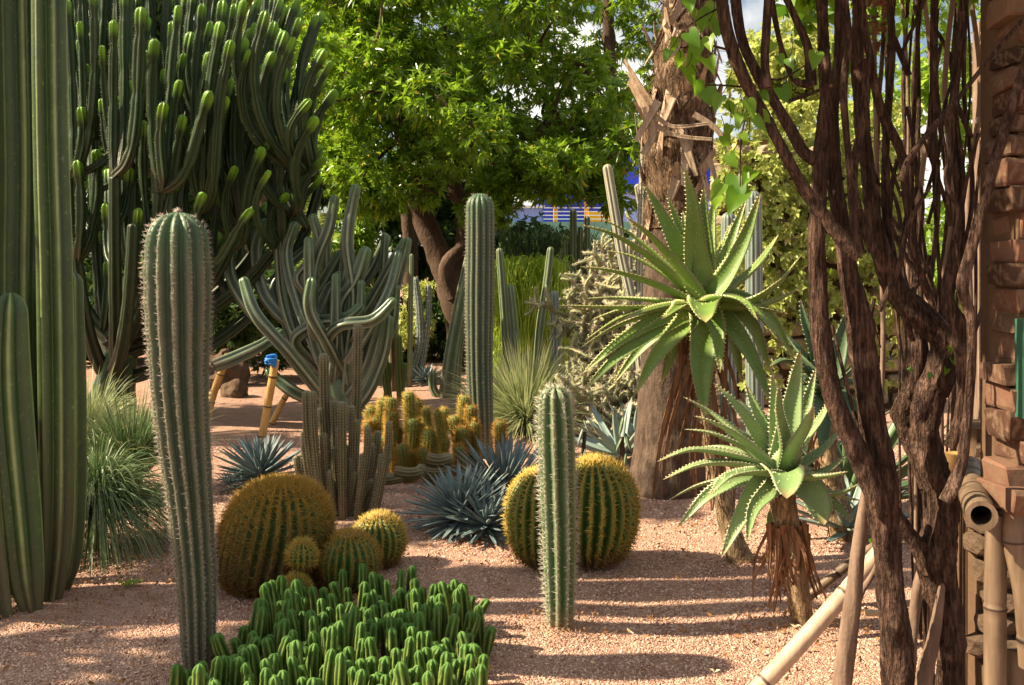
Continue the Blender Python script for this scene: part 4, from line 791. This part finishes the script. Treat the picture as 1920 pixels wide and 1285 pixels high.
# ------------------------------------------------------------------ dwarf cactus mat
dm=empty('dwarf_cactus_mat',[-.62,4.0,0],'dense low mat of small bright green finger cacti','cactus')
dms=[]
for k in range(10):
    mb=MB(); a=R(-.18,.18,2); ribbed(mb,[[0,0,0,.019],[a[0]*.25,a[1]*.25,.35,.026],[a[0]*.6,a[1]*.6,.7,.027],[a[0],a[1],1,.024]] if 0 else [[0,0,-.02,.016],[a[0]*.06,a[1]*.03,.06,.0215],[a[0]*.14,a[1]*.10,.13,.0235],[a[0]*.20,a[1]*.22,.19,.022]],5,.42,0,.012,8,1.0,(.011,2,.005,.0008,.6),mb,pw=1.3,wob=.08,notch=lambda x,L:1-.10*np.exp(-(((x%.07)-.035)/.01)**2)); m_=mb.mesh('stem'); m_.materials.append(M['mat']); dms.append(m_)
pts=[]; tries=0
while len(pts)<296 and tries<60000:
    tries+=1; y=R(3.30,4.62); x=R(-1.32,-.07)
    ul=(x/y)*F+CX; v0=HV+EYE*F/y; f=(y-3.3)/1.32
    nn=.06*math.sin(x*23)+.05*math.sin(x*41+2); g_=((x+.60)/.56)**2*(1.15-.35*f)+0
    if ul<350+200*max(0,f-.2)/.8+14*math.sin(y*31) or ul>893+20*math.sin(y*17)+9*math.sin(y*61) or y>4.60-.34*min(1.4,g_)+nn: continue
    if any((x-a)**2+(y-b)**2<.0465**2 for a,b in pts): continue
    pts.append((x,y))
for (x,y) in pts:
    e=R(.62,1.25)*(1+.18*math.sin(x*9+1)*math.sin(y*7)); s=R(.85,1.12); inst('stem',dms[rng.integers(10)],dm,(x+.62,y-4.0,0),(R(-.15,.15),R(-.15,.15),R(0,6.28)),(s,s,e))
mb=MB(); mb_v=[]; 
lf=empty('lone_finger_cactus',[*(P(322,0,3.8)[:2]),0],'single small green finger cactus apart from the mat','cactus'); inst('stem',dms[2],lf,(0,0,-.12),(0,-.1,1),(1.15,1.15,1.1)); inst('stem',dms[4],lf,(.05,.04,-.14),(0,.1,2),(1,1,1))
# ------------------------------------------------------------------ aloes
def aloe(name,label,base,stem,cen,leaves,Y,mat,skirt,teeth=(.022,.011),bumps=30,thick=.16,gl=.0,axis=(0,0,1)):
    q=px(stem,Y,True); r=empty(name,[q[0][0],q[0][1],0],label,'aloe'); mb=MB(); tube(mb,q,12,.02,.07); obj('stem',mb,M['aloestem'],r)
    c=P(cen[0],cen[1],Y); k=Y/F
    for L in leaves:
        tu,tv,dY,bend,w=L[:5]; blunt=len(L)>5
        t=P(tu,tv,Y+dY); d=t-c; perp=np.array([0,0,1.]); c0=c+unit(d)*.015+np.array([0,0,-.0])
        sdv=unit(np.cross(d,[0,0,1.]))*R(-.02,.02); m1=c0+d*.33+perp*bend*k*.8+sdv; m2=c0+d*.68+perp*bend*k*.85-sdv*.8; w=w*R(.88,1.15)
        mb=MB(); ax=np.array(axis,float)+np.array([0,.0,0])
        if abs(unit(d).dot(unit(ax)))>.8: ax=ax+np.array([0,-.9,0]) if dY>-.05 else ax+np.array([0,.9,0]) if False else ax+np.array([0,-.9,0])
        if tv>cen[1]+80: ax=np.array([0,-1.,.8])
        fleshy(mb,[c0,m1,m2,t],w*k*1.02,ax,thick,.42,'aloe',16,teeth,bumps,blunt); obj('leaf',mb,M[mat],r)
    for (u,v,l,wd) in skirt:
        a=P(u,v,Y+R(-.085,.05)); mb=MB(); dx=R(-.22,.22)*l*k*1.5; strip(mb,[a,a+[dx*.6+R(-.02,.02),R(-.04,.04),-l*k*.5],a+[dx+R(-.03,.03),R(-.03,.03),-l*k]],wd,wd*.35); obj('dead_leaf',mb,M['dry'],r)
    return r
sk1=[(rng.normal(1318,20),R(600,690),R(80,280),R(.008,.04)) for _ in range(30)]+[(R(1300,1365),R(760,840),R(90,150),R(.01,.03)) for _ in range(16)]
up=[(1284,315,-.05,6,62),(1206,343,.05,8,56),(1280,395,.22,0,44),(1127,410,.05,22,46),(1172,406,-.20,18,58),(1086,421,-.05,28,44),(1086,500,0,14,44),(1047,573,-.05,-4,40),(1097,638,-.1,26,40),(1090,651,.15,20,44),(1093,700,-.1,24,40),(1092,735,-.15,20,42),(1192,739,-.22,20,46),(1503,479,-.05,-42,40),(1506,537,.1,-22,42),(1426,362,-.12,-34,46),(1411,423,.1,-20,44),(1340,363,.2,0,44),(1400,371,.15,-16,44),(1321,785,-.25,36,66),(1448,762,-.18,40,50),(1490,677,.05,62,46),(1445,700,.1,60,52),(1392,720,.2,40,44),(1240,600,-.5,14,50),(1323,605,-.55,20,60,1),(1420,600,-.45,30,46),(1230,660,.3,30,44),(1300,690,.3,30,50),(1370,420,.3,0,40),(1240,430,.3,10,40),(1250,365,.12,6,44),(1320,350,.05,0,52),(1140,470,.2,20,40),(1100,560,.25,6,40),(1110,600,.3,14,38),(1120,680,.25,24,38),(1150,720,.1,24,42),(1240,720,.1,26,44),(1460,440,.25,-24,42),(1470,520,-.25,-24,44),(1480,590,-.1,6,42),(1460,640,-.3,40,46),(1170,600,-.5,10,50),(1350,700,-.45,46,56)]
aloe('raised_aloe','tall green aloe with huge spiky rosette on a dry skirted stem beside the palm',None,[(1392,1048,50),(1372,1010,42),(1352,920,36),(1330,800,34),(1322,680,36),(1320,600,44)],(1318,575),up,5.5,'aloe',sk1,(.024,.011),34)
sk2=[(R(1450,1500),R(985,1010),R(70,140),R(.012,.03)) for _ in range(26)]+[(R(1440,1515),R(975,1010),R(60,150),R(.010,.028)) for _ in range(44)]
lo_=[(1337,718,.02,16,44),(1280,744,.06,14,46),(1397,718,.12,4,44),(1447,698,.05,2,50),(1484,691,.2,0,44),(1500,655,-.02,-8,60),(1530,690,.12,-14,48),(1283,805,.1,22,44),(1232,866,-.12,34,50),(1243,900,-.2,30,46),(1270,990,-.05,40,46),(1352,1046,-.22,34,52),(1545,985,-.26,30,66,1),(1592,850,.05,-24,48),(1617,905,-.1,-30,52),(1618,940,.12,-6,46),(1475,935,-.42,26,66,1),(1580,800,.2,-16,44),(1395,985,.12,20,44),(1250,940,.22,20,40),(1440,1000,.25,20,50),(1420,760,.25,0,40),(1560,745,.25,-6,44),(1370,745,.25,6,42),(1310,840,.25,20,42),(1330,930,-.4,26,50),(1400,1020,-.3,30,52),(1600,980,-.1,10,46),(1590,885,-.4,-6,50),(1460,720,-.3,0,56),(1525,760,-.3,-8,54),(1300,780,-.1,18,48)]
aloe('pale_aloe','lower pale green aloe with toothed leaves and red brown dead skirt',None,[(1514,1180,40),(1500,1140,44),(1488,1060,46),(1474,980,44),(1465,925,50)],(1465,895),lo_,4.5,'aloe_pale',sk2,(.019,.010),46)
dk=[(1600,560,0,-10,50),(1635,640,-.1,-16,48),(1530,585,.1,4,50),(1640,720,0,10,48),(1450,620,.1,20,50),(1440,690,-.1,30,50),(1500,560,.2,0,44),(1580,610,.3,0,44),(1470,800,-.3,40,50),(1620,830,-.2,30,48),(1540,860,-.35,30,50),(1490,740,-.35,30,46),(1600,770,.2,16,44)]
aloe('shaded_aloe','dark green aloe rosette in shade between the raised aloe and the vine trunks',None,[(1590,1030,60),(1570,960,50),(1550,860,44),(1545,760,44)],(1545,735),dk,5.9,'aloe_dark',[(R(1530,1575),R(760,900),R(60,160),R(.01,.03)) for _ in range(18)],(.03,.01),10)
# ------------------------------------------------------------------ brick pillar
bp=empty('brick_pillar',(1.72,3.1,0),'rough old brick pillar of uneven courses beside the vine trunks','wall')
bms=[]
for k in range(9):
    bm=bmesh.new(); bmesh.ops.create_cube(bm,size=1)
    for v in bm.verts: v.co=Vector((v.co.x*.19+rng.normal(0,.006),v.co.y*.16+rng.normal(0,.006),v.co.z*.066+rng.normal(0,.004)))
    bmesh.ops.bevel(bm,geom=bm.edges[:]+bm.verts[:],offset=.007,segments=1,affect='EDGES')
    for v in bm.verts: v.co+=Vector(rng.normal(0,.0022,3))
    m_=bpy.data.meshes.new('brick'); bm.to_mesh(m_); bm.free(); m_.materials.append(M[['brick','brick2','brick3'][k%3]]); 
    bms.append(m_)
x0=1.50; z=.94; 
mb=MB(); box(mb,[x0+.02,3.015,.90],[2.0,3.26,3.9]); obj('core',mb,M['mortar'],bp,smooth=False)
row=0
while z<3.85:
    h=R(.052,.082); x=x0+R(-.035,.02); first=True
    while x<2.0:
        l=R(.14,.24) if not(first and row%2) else R(.08,.12); first=False; inst('brick',bms[rng.integers(9)],bp,(x+l/2-1.72,3.08-3.1+R(-.014,.008),z+h/2),(R(-.03,.03),R(-.03,.03),R(-.05,.05)),(l/.19,R(.95,1.1),h/.066)); x+=l+.010
    z+=h+R(.006,.012); row+=1
for (z1,h,ex) in [(.885,.05,.02),(.945,.03,.0)][:1]:
    mb=MB(); 
    for a in range(4): inst('ledge_brick',bms[a*2],bp,(1.455+.085+a*.17-1.72,3.04-3.1+R(-.012,.012),z1+.02+R(-.004,.004)),(R(-.03,.03),R(-.03,.03),R(-.05,.05)),(.87,1.4,.94))
me2=[]
for k in range(3):
    m_=me[k].copy(); m_.materials[0]=M['rock_d']; me2.append(m_)
rw_=empty('rubble_wall',(1.9,3.65,0),'low rubble stone wall in shadow below the pillar behind bamboo','wall')
mb=MB(); box(mb,[1.72,3.72,-.1],[2.8,3.95,1.0]); obj('core',mb,M['mortar'],rw_,smooth=False)
z=.03
while z<.95:
    x=1.70+R(-.05,.03); h=R(.08,.14)
    while x<2.7:
        l=R(.12,.26); o=inst('stone',me2[rng.integers(3)],rw_,(x+l/2-1.9,3.70-3.65,z+h/2),(R(-.1,.1),R(-.1,.1),R(-.2,.2)),(l*1.12,.16,h*1.3)); x+=l
    z+=h
mb=MB(); a=P(1906,598,2.98); b=P(1990,782,2.98); box(mb,[a[0],2.94,b[2]],[b[0],2.99,a[2]]); obj('shutter',mb,M['shutter'],org=(1.5,2.96,1.3),smooth=False,label='dark green painted shutter edge on the brick pillar',cat='shutter')
lv=empty('wooden_louvre',P(1855,0,5.5)*[1,1,0],'pale slatted louvre glimpsed behind the vine stems beside the pillar','louvre')
for k in range(15):
    v=60+k*18; mb=MB(); a=P(1838,v,5.5); b=P(1895,v+5,5.5); box(mb,[a[0],5.45,b[2]],[b[0],5.55,a[2]]); obj('slat',mb,M['bam_p'],lv,smooth=False)
mb=MB(); 
for u in (1836,1893): a=P(u,40,5.5); box(mb,[a[0],5.5,-.05],[a[0]+.03,5.58,a[2]]); 
obj('post',mb,M['vine_light'],lv,smooth=False)
# ------------------------------------------------------------------ bamboo by the pillar
def cane(name,lab,pts,Y,mat,hollow=False,gap=.3,group=None,k=18):
    q=px(pts,Y); r=empty(name,q[0,:3],lab,'bamboo pole',group); mb=MB(); c,s=curve(q,.01); L=s[-1]; x=np.linspace(0,L,int(L/.012)+3); cc=samp(c,s,x)
    d=np.abs((x+.07)%gap-gap/2); cc[:,3]*=1+.07*np.exp(-(d/.008)**2)-.06*np.exp(-((d-.016)/.006)**2)
    tube(mb,cc[:,:4],k,.006,0,not hollow); mb.c[0][:,0]=(np.abs((mb.c[0][:,2]+.07)%gap-gap/2)<.005); obj('cane',mb,M[mat],r)
    if hollow:
        e=cc[:,:4].copy(); e[:,3]*=.70; mb=MB(); tube(mb,e[:-8],k,.012,0,False); p,T=cc[0,:3],unit(cc[4,:3]-cc[0,:3])
        i=MB(); N_=unit(np.cross(T,[0,0,1.])); B_=np.cross(N_,T); th=np.arange(k)/k*2*PI; rng_=[np.cos(t)*N_+np.sin(t)*B_ for t in th]; rr=cc[0,3]
        V=[p+d_*rr for d_ in rng_]+[p+d_*rr*.70 for d_ in rng_]; i.add(V,[[j,(j+1)%k,k+(j+1)%k,k+j] for j in range(k)]); obj('cut_end',i,M['bam_g'],r,smooth=False); obj('hollow',mb,M['wood_dark'],r)
    return r
cane('bamboo_post','upright weathered bamboo post in front of the rubble wall',[(1868,1560,42),(1866,1285,40),(1866,1120,40),(1868,965,38)],3.05,'bam_g')
cane('cut_bamboo','thick cut bamboo length pointing at the viewer with dark hollow end',[(1841,968,54,-.12),(1826,930,52,.12),(1818,880,50,.55)],3.0,'bam_g',True,.13)
cane('bamboo_brace','slanting weathered bamboo brace at the pillar foot',[(1935,1250,46),(1925,1120,46),(1905,1020,44),(1905,950,40)],3.0,'bam_g')
cane('cut_bamboo','short cut bamboo stub standing low by the upright post',[(1915,1400,66),(1912,1300,66),(1912,1213,66)],3.1,'bam_g')
cane('leaning_bamboo','long pale bamboo pole leaning across the gravel to the vine',[(1380,1335,34),(1470,1240,33,.05),(1560,1140,32,.1),(1650,1035,30,.15)],3.72,'bam_p',False,.45)
cane('leaning_bamboo','darker bamboo pole behind the pale leaning one',[(1515,1120,18),(1600,1052,18),(1680,1000,18)],4.75,'bam_g',False,.5)
cane('ground_cane','short pale cane lying beside the vine trunk',[(1622,1150,12),(1700,1150,12)],4.4,'bam_p',False,.5)
p_=empty('branch_prop',P(1560,0,3.5)*[1,1,0],'smooth grey branch prop leaning up between bamboo and vine trunk','branch')
mb=MB(); tube(mb,px([(1570,1400,40),(1578,1285,38),(1592,1180,34),(1604,1080,28),(1616,980,24),(1632,890,20)],3.5,True),12,.02,.04); obj('branch',mb,M['vine_light'],p_)
mb=MB(); tube(mb,px([(1420+180,1180,4),(1614,1115,12),(1640,1070,10),(1660,1010,9)],3.6),8,.02,.02); obj('side_shoot',mb,M['vine_light'],p_)
# ------------------------------------------------------------------ vine trunks
vt=empty('vine_tree',P(1700,0,3.35)*[1,1,0],'dark gnarled many stemmed vine tree beside the brick pillar','tree')
def stem(pts,Y,mat='vine',rough=.07,root=False,name='stem'):
    mb=MB(); q=px(pts,Y); q[:,3]*=.88
    if root: q[0,2]=-.04
    tube(mb,q,32 if pts[0][2]>36 else 16 if pts[0][2]>20 else 8,.014,rough); return obj(name,mb,M[mat],vt)
stem([(1690,1413,66),(1682,1285,60),(1676,1180,62),(1668,1080,56),(1660,1000,58),(1655,925,66),(1650,860,56),(1636,780,58),(1622,690,54),(1610,610,50),(1592,520,42),(1580,440,36),(1566,340,31),(1560,230,27),(1574,100,24),(1578,-80,22)],3.3,root=True)
stem([(1655,960,44),(1628,890,44),(1600,830,42),(1572,770,42),(1552,700,44),(1540,640,42),(1534,560,36),(1530,470,36),(1534,380,34),(1540,290,33),(1550,200,28),(1545,90,25),(1535,-80,22)],3.25)
stem([(1785,1420,70),(1782,1285,56),(1778,1180,56),(1768,1110,60),(1752,1050,74),(1765,990,70),(1770,930,66),(1748,870,60),(1738,800,50),(1744,740,58),(1765,700,62),(1770,640,60),(1730,600,58),(1690,560,48),(1660,500,42),(1640,430,36),(1628,330,30),(1615,200,28),(1608,80,26),(1612,-80,24)],3.4,root=True,rough=.10)
stem([(1740,910,44),(1716,840,46),(1708,770,58),(1718,730,50),(1722,660,44),(1716,600,30)],3.5,rough=.12)
stem([(1752,1060,60),(1720,1020,34),(1690,980,30),(1664,930,26)],3.38)
stem([(1725,1413,36),(1733,1285,34),(1748,1210,26),(1762,1130,18),(1772,1050,8)],3.36,'vine_light',root=True)
stem([(1700,1413,24),(1704,1285,22),(1712,1180,22),(1722,1100,24),(1740,1040,20)],3.7,'vine_light',root=True)
stem([(1820,1413,40),(1815,1285,34),(1808,1180,34),(1812,1080,34),(1822,980,30)],3.9,root=True)
stem([(1780,840,24),(1800,780,28),(1808,700,30),(1800,620,30),(1778,560,26),(1790,480,26),(1800,380,20),(1785,240,18),(1800,80,16),(1810,-60,16)],3.2)
stem([(1770,940,22),(1800,880,22),(1812,800,22),(1820,700,20),(1822,600,20),(1805,540,24),(1822,470,24),(1845,380,22),(1872,280,22),(1890,220,20),(1918,130,18),(1960,0,16)],2.95)
stem([(1350,-80,30),(1357,20,27),(1372,90,26),(1402,160,25),(1438,225,24),(1472,290,25),(1508,352,24),(1548,410,26),(1585,455,30),(1610,480,30)],3.05)
stem([(1372,-60,22),(1388,60,22),(1410,120,22),(1445,180,22),(1478,235,24),(1505,285,24),(1530,300,30)],3.1)
stem([(1445,-60,18),(1438,40,18),(1434,110,18),(1440,165,20)],3.05)
stem([(1440,-60,14),(1452,30,13),(1468,100,12),(1490,150,14),(1525,160,20)],3.15)
stem([(1462,-30,16),(1490,30,17),(1515,90,20),(1522,160,24)],3.2)
stem([(1924,30,9),(1860,105,10),(1800,180,11),(1740,250,12),(1704,300,14),(1690,340,16)],2.9)
stem([(1625,110,16),(1622,200,18),(1600,330,20),(1618,420,20),(1640,470,26)],3.2)
stem([(1576,-60,14),(1590,60,15),(1582,180,16),(1592,300,16),(1600,400,18),(1612,470,20)],3.15)
stem([(1668,-60,15),(1672,100,16),(1662,250,17),(1660,380,18),(1672,480,20),(1690,570,20),(1712,640,12)],3.42,'vine')
stem([(1604,-60,18),(1620,40,18),(1634,120,18),(1650,200,20),(1690,290,20),(1700,380,18),(1715,480,16),(1745,560,18)],3.25)
ths=[]
for k in range(14):
    u=1650+k*14.5; d=R(3.4,4.6); w=R(5,14); ub=1740+(u-1740)*R(.3,.9); vb=HV+EYE*F/d
    pts=[(ub,vb,w*1.1),(ub+R(-14,14),850,w*1.05),((u+ub)/2+R(-14,14),600,w),(u+R(-14,14),380,w),(u+R(-14,14),160,w*.9),(u+R(-20,20),-80,w*.85)]
    stem(pts,d,'vine' if k%3 else 'vine_light',.04,True)
for k in range(6):
    u=R(1680,1840); d=R(3.7,4.8); w=R(8,15); ub=1730+(u-1730)*R(.4,.9); vb=HV+EYE*F/d; bw=R(-18,18)
    stem([(ub,vb,w*1.15),(ub+bw,850,w*1.05),((u+ub)/2-bw,600,w),(u+bw*.6,380,w),(u-bw*.4,160,w*.9),(u+R(-20,20),-80,w*.85)],d,'vine',.06,True)
for k in range(20):
    u=R(1640,1840); v=R(60,760); L=R(120,320); a_=R(-.5,.5); w=R(6,13); stem([(u,v,w),(u+a_*L*.3+R(-14,14),v-L*.35,w),(u+a_*L*.7+R(-14,14),v-L*.7,w*.9),(u+a_*L,v-L,w*.6)],3.15+R(-.15,.9))
for (a,b,c,d,w) in [(1720,350,1690,450,10),(1760,300,1740,420,9),(1790,430,1810,560,10),(1700,200,1720,330,8),(1610,250,1650,350,9),(1835,250,1800,420,8),(1640,560,1600,660,8),(1745,480,1700,560,12),(1480,190,1560,160,8),(1560,610,1600,770,8),(1600,770,1640,920,9)]:
    stem([(a,b,w),((a+c)/2+R(-8,8),(b+d)/2,w),(c,d,w*.9)],3.2+R(-.1,.4))
# hanging leaves, then unseen leaves above the picture added for shade
def heart(w=1.0):
    mb=MB(); out=[(0,.0),(.22,.13),(.42,.10),(.55,-.08),(.52,-.36),(.36,-.66),(.14,-.92),(0,-1.08)]
    w_=R(.75,1.0); cu=R(.1,.4); V=[(0,-.45,-cu*.2)]; pts=[(x,y) for x,y in out]+[(-x,y) for x,y in out[-2:0:-1]]
    for x,y in pts: V.append((x*w_,y,.34*abs(x)-cu*y*y))
    n=len(pts); mid=[(0,y,-.10*y*y) for y in (-.25,-.7)]
    f=[[0,1+i,1+(i+1)%n] for i in range(n)]; mb.add(np.array(V)*.5*w,f,np.tile([.5,.5,.5],(len(V),1))); return mb
hm=[]
for k in range(7):
    m_=heart()
    for i in range(len(m_.c)): m_.c[i]=np.tile([.5,k/6,k/6],(len(m_.c[i]),1))
    me_=m_.mesh('leaf'); me_.materials.append(M['leaf_vine']); hm.append(me_)
def vleaf(u,v,s,Y,rot=None,par=vt):
    p=P(u,v,Y); sz=1.08*s*Y/F; rot=rot or (R(.7,1.7),R(-.6,.6),R(-.7,.7)); inst('leaf',hm[rng.integers(7)],par,tuple(p-np.array(par.location)),rot,(sz*1.1,sz*1.1,sz))
hl=[(1262,72,34),(1290,62,40),(1308,80,46),(1300,100,44),(1330,70,36),(1270,100,32),(1286,128,44),(1325,110,40),(1352,40,40),(1310,20,50),(1340,5,46),(1290,-5,40),(1306,150,38),(1325,165,42),(1352,180,46),(1360,195,40),(1372,150,34),(1400,190,50),(1392,215,46),(1420,215,60),(1425,175,40),(1465,165,50),(1460,105,34),(1368,235,34),(1356,255,36),(1392,250,30),(1400,260,26),(1368,290,44),(1352,345,40),(1382,330,56),(1410,320,56),(1388,360,60),(1345,370,34),(1450,80,36),(1430,90,30),(1480,110,34),(1492,130,30),(1530,100,50),(1452,255,30),(1330,40,36),(1275,110,30),(1255,95,26)]
pt=MB()
for (u,v,s) in hl:
    y_=3.0+R(-.15,.3); s=s*(1.45 if (u<1345 and v<170) or v>320 else 1.1); vleaf(u,v,s,y_); a_=P(u,v,y_); b_=a_+[R(-.03,.03),R(-.02,.03),R(.03,.075)]; tube(pt,[[*a_,.0010],[*((a_+b_)/2+[.006,0,0]),.0012],[*b_,.0014]],5,.01)
obj('petioles',pt,M['vine'],vt,kind='stuff')
for pts in ([(1370,95,6),(1325,85,5),(1275,90,3)],[(1410,165,5),(1350,160,4),(1310,160,3)],[(1410,170,5),(1390,260,4),(1388,350,3)],[(1420,130,5),(1460,150,4),(1530,110,3)],[(1360,10,5),(1320,30,4),(1290,50,3)]): stem(pts,3.08,'vine',.02,name='twig')
for k in range(22): vleaf(R(1490,1700),R(-40,120),R(20,40),3.5+R(-.2,.5))
for (u,v,s) in [(1780,650,24),(1790,640,20),(1784,670,26),(1775,690,24),(1705,690,16),(1745,700,18),(1800,690,20),(1640,1025,18),(1632,1010,16),(1575,480,20),(1560,505,18)]: vleaf(u,v,s,3.35)
# orange dried bracts
ob=[]
mb=MB(); n=60; c=np.stack([(R(1600,1660,n)-CX)/F*3.6,np.full(n,3.6)+R(-.1,.1,n),EYE-(R(-20,110,n)-HV)/F*3.6],1); whorls(mb,c,rng.normal(0,1,(n,3)),4,.035,.02,.5); obj('dry_bracts',mb,M['dry'],vt,kind='stuff')
# unseen vine canopy above the frame, extra clumps added to shade the stems
mb=MB(); cl=[(np.array([R(1.0,2.7),3.4+R(-.9,1.3),R(2.75,3.7)]),R(.2,.34)) for _ in range(48)]+[(np.array([R(-.1,1.1),3.3+R(-.45,.7),R(2.85,3.5)]),R(.18,.3)) for _ in range(34)]+[(np.array([R(-.9,.7),3.3+R(-.35,.7),R(2.88,3.5)]),R(.18,.3)) for _ in range(12)]
crown(mb,cl,30,6,.085,.06,.5,.2); obj('shade_canopy_leaves',mb,M['leaf_vine'],vt,kind='stuff')
# broken terracotta pot held among stems
tp=empty('yellow_pot',P(1790,880,3.6),'small yellow clay pot wedged behind the vine trunk','pot')
mb=MB(); q=px([(1778,925,10),(1784,905,26),(1788,880,40),(1792,862,44),(1792,850,42)],3.6); tube(mb,q,16,.01); obj('pot_body',mb,M['bam_y'],tp)
# ------------------------------------------------------------------ fallen leaves and bits
fl=MB(); n=620; x=R(-3,3.2,n); y=R(3.4,9,n); c=np.stack([x,y,gz(x,y)+.004],1)
for (cx,cy,r,k) in [(-2.0,5.2,.5,260),(-.95,4.85,.22,160),(.4,7,.5,80),(1.2,4.5,.4,120),(1.3,6.2,.5,120),(-.3,5.6,.5,70),(-1.9,7.2,.5,120)]:
    xx=rng.normal(cx,r,k); yy=rng.normal(cy,r*.5,k); c=np.vstack([c,np.stack([xx,yy,gz(xx,yy)+.004],1)])
whorls(fl,c,rng.normal(0,1,(len(c),3))*[1,1,.1]+[0,0,.1],1,.035,.014,.1); obj('leaf_litter',fl,M['deadleaf'],kind='stuff',label='scattered small dry brown leaves on the gravel bed',cat='leaf litter')
fl=MB(); c=[]
for (u,v) in [(1265,1243),(1112,1249),(1180,1190),(1170,1110),(1450,1112),(1340,1285-20),(1000,1230),(120,1180),(735,1060),(820,1120),(1385,1160),(1490,1180)]: c.append(GP(u,v)+[0,0,.008])
c=np.array(c); whorls(fl,c,np.tile([.3,0,1.],(len(c),1)),2,.030,.02,.1); obj('petals',fl,M['petal'],kind='stuff',label='few pale fallen petals dotted on the gravel',cat='petals')
for (x,y,r,wh) in [(-1.245,4.0,.17,'stout spiny grey green column'),(.215,4.5,.16,'short white spined column'),(1.31,4.5,.17,'pale lower aloe'),(1.27,5.5,.17,'tall raised aloe'),(-2.2,4.8,.5,'very tall ribbed cactus clump')]:
    mb=MB(); a=np.linspace(0,2*PI,33)[:-1]; rad=np.linspace(.02,1.15,9); A,B_=np.meshgrid(rad,a,indexing='ij'); rr=r*A*(1+.12*np.sin(3*B_+x*5)+.07*np.sin(7*B_))
    X_,Yy=x+np.cos(B_)*rr,y+np.sin(B_)*rr*.8; Zz=gz(X_,Yy)-.012+.024*np.exp(-(A/.55)**2)-.006*(A>1.1)+.001
    mb.add(np.stack([X_,Yy,Zz],-1).reshape(-1,3),grid_faces(9,32)); obj('ground_mound',mb,M['gravel'],kind='structure')
    n=int(260*r/.17); q_=rng.normal(0,r*.75,(n,2)); c=np.stack([x+q_[:,0],y+q_[:,1]*.8,gz(x+q_[:,0],y+q_[:,1])+.012],1); fl2=MB(); whorls(fl2,c,np.tile([0,0,1.],(n,1))+rng.normal(0,.8,(n,3)),1,.022,.009,.1); obj('plant_litter',fl2,M['litter'],kind='stuff',label='dry leaf crumbs round the foot of the '+wh,cat='leaf litter')
# small sprout on gravel
sp_=MB(); p=GP(240,1097); n=30; whorls(sp_,p+rng.normal(0,.02,(n,3))*[1.5,1,0]+[0,0,.01],rng.normal(0,.5,(n,3))+[0,0,1],4,.022,.008,.2); obj('seedling',sp_,M['leaf_lime'],org=tuple(p),label='tiny green seedling tuft on shaded gravel',cat='seedling')
# ------------------------------------------------------------------ unseen trees outside the frame, added to cast dappled shade on the bed
def shade_tree(label,x,y,h,r,n,per=50,tr=.14,cr_=(.3,.5)):
    t=empty('unseen_shade_tree',(x,y,0),label,'tree'); mb=MB(); tube(mb,[[x,y,-.05,tr],[x+.1,y,h*.5,tr*.8],[x,y+.1,h,tr*.4]],10,.1,.06); obj('trunk',mb,M['tree_bark'],t)
    cl=[]
    for _ in range(n): d=sphere_dirs(1)[0]*R(.3,1)*r; cl.append((np.array([x,y,h])+d*[1,1,.75],R(*cr_)))
    mb=MB()
    for c,_r in cl: limb(mb,(x,y,h*.75),c,.03,.01,.1,5)
    obj('branches',mb,M['tree_bark'],t); mb=MB(); crown(mb,cl,per,8,.16,.05,.5,.3); obj('foliage',mb,M['leaf_tree'],t,kind='stuff')
shade_tree('small unseen leafy tree added for shade beyond the tall cactus clump',-5.0,6.75,4.1,.95,24,45,.1,(.2,.36))
shade_tree('slim unseen airy tree added for dappled shade beyond the tall cactus clump',-5.6,4.1,3.6,1.3,14,22,.05,(.2,.3))
shade_tree('broad unseen leafy tree added for shade beyond the candelabra cactus',-9.2,9.6,5.2,1.7,9)
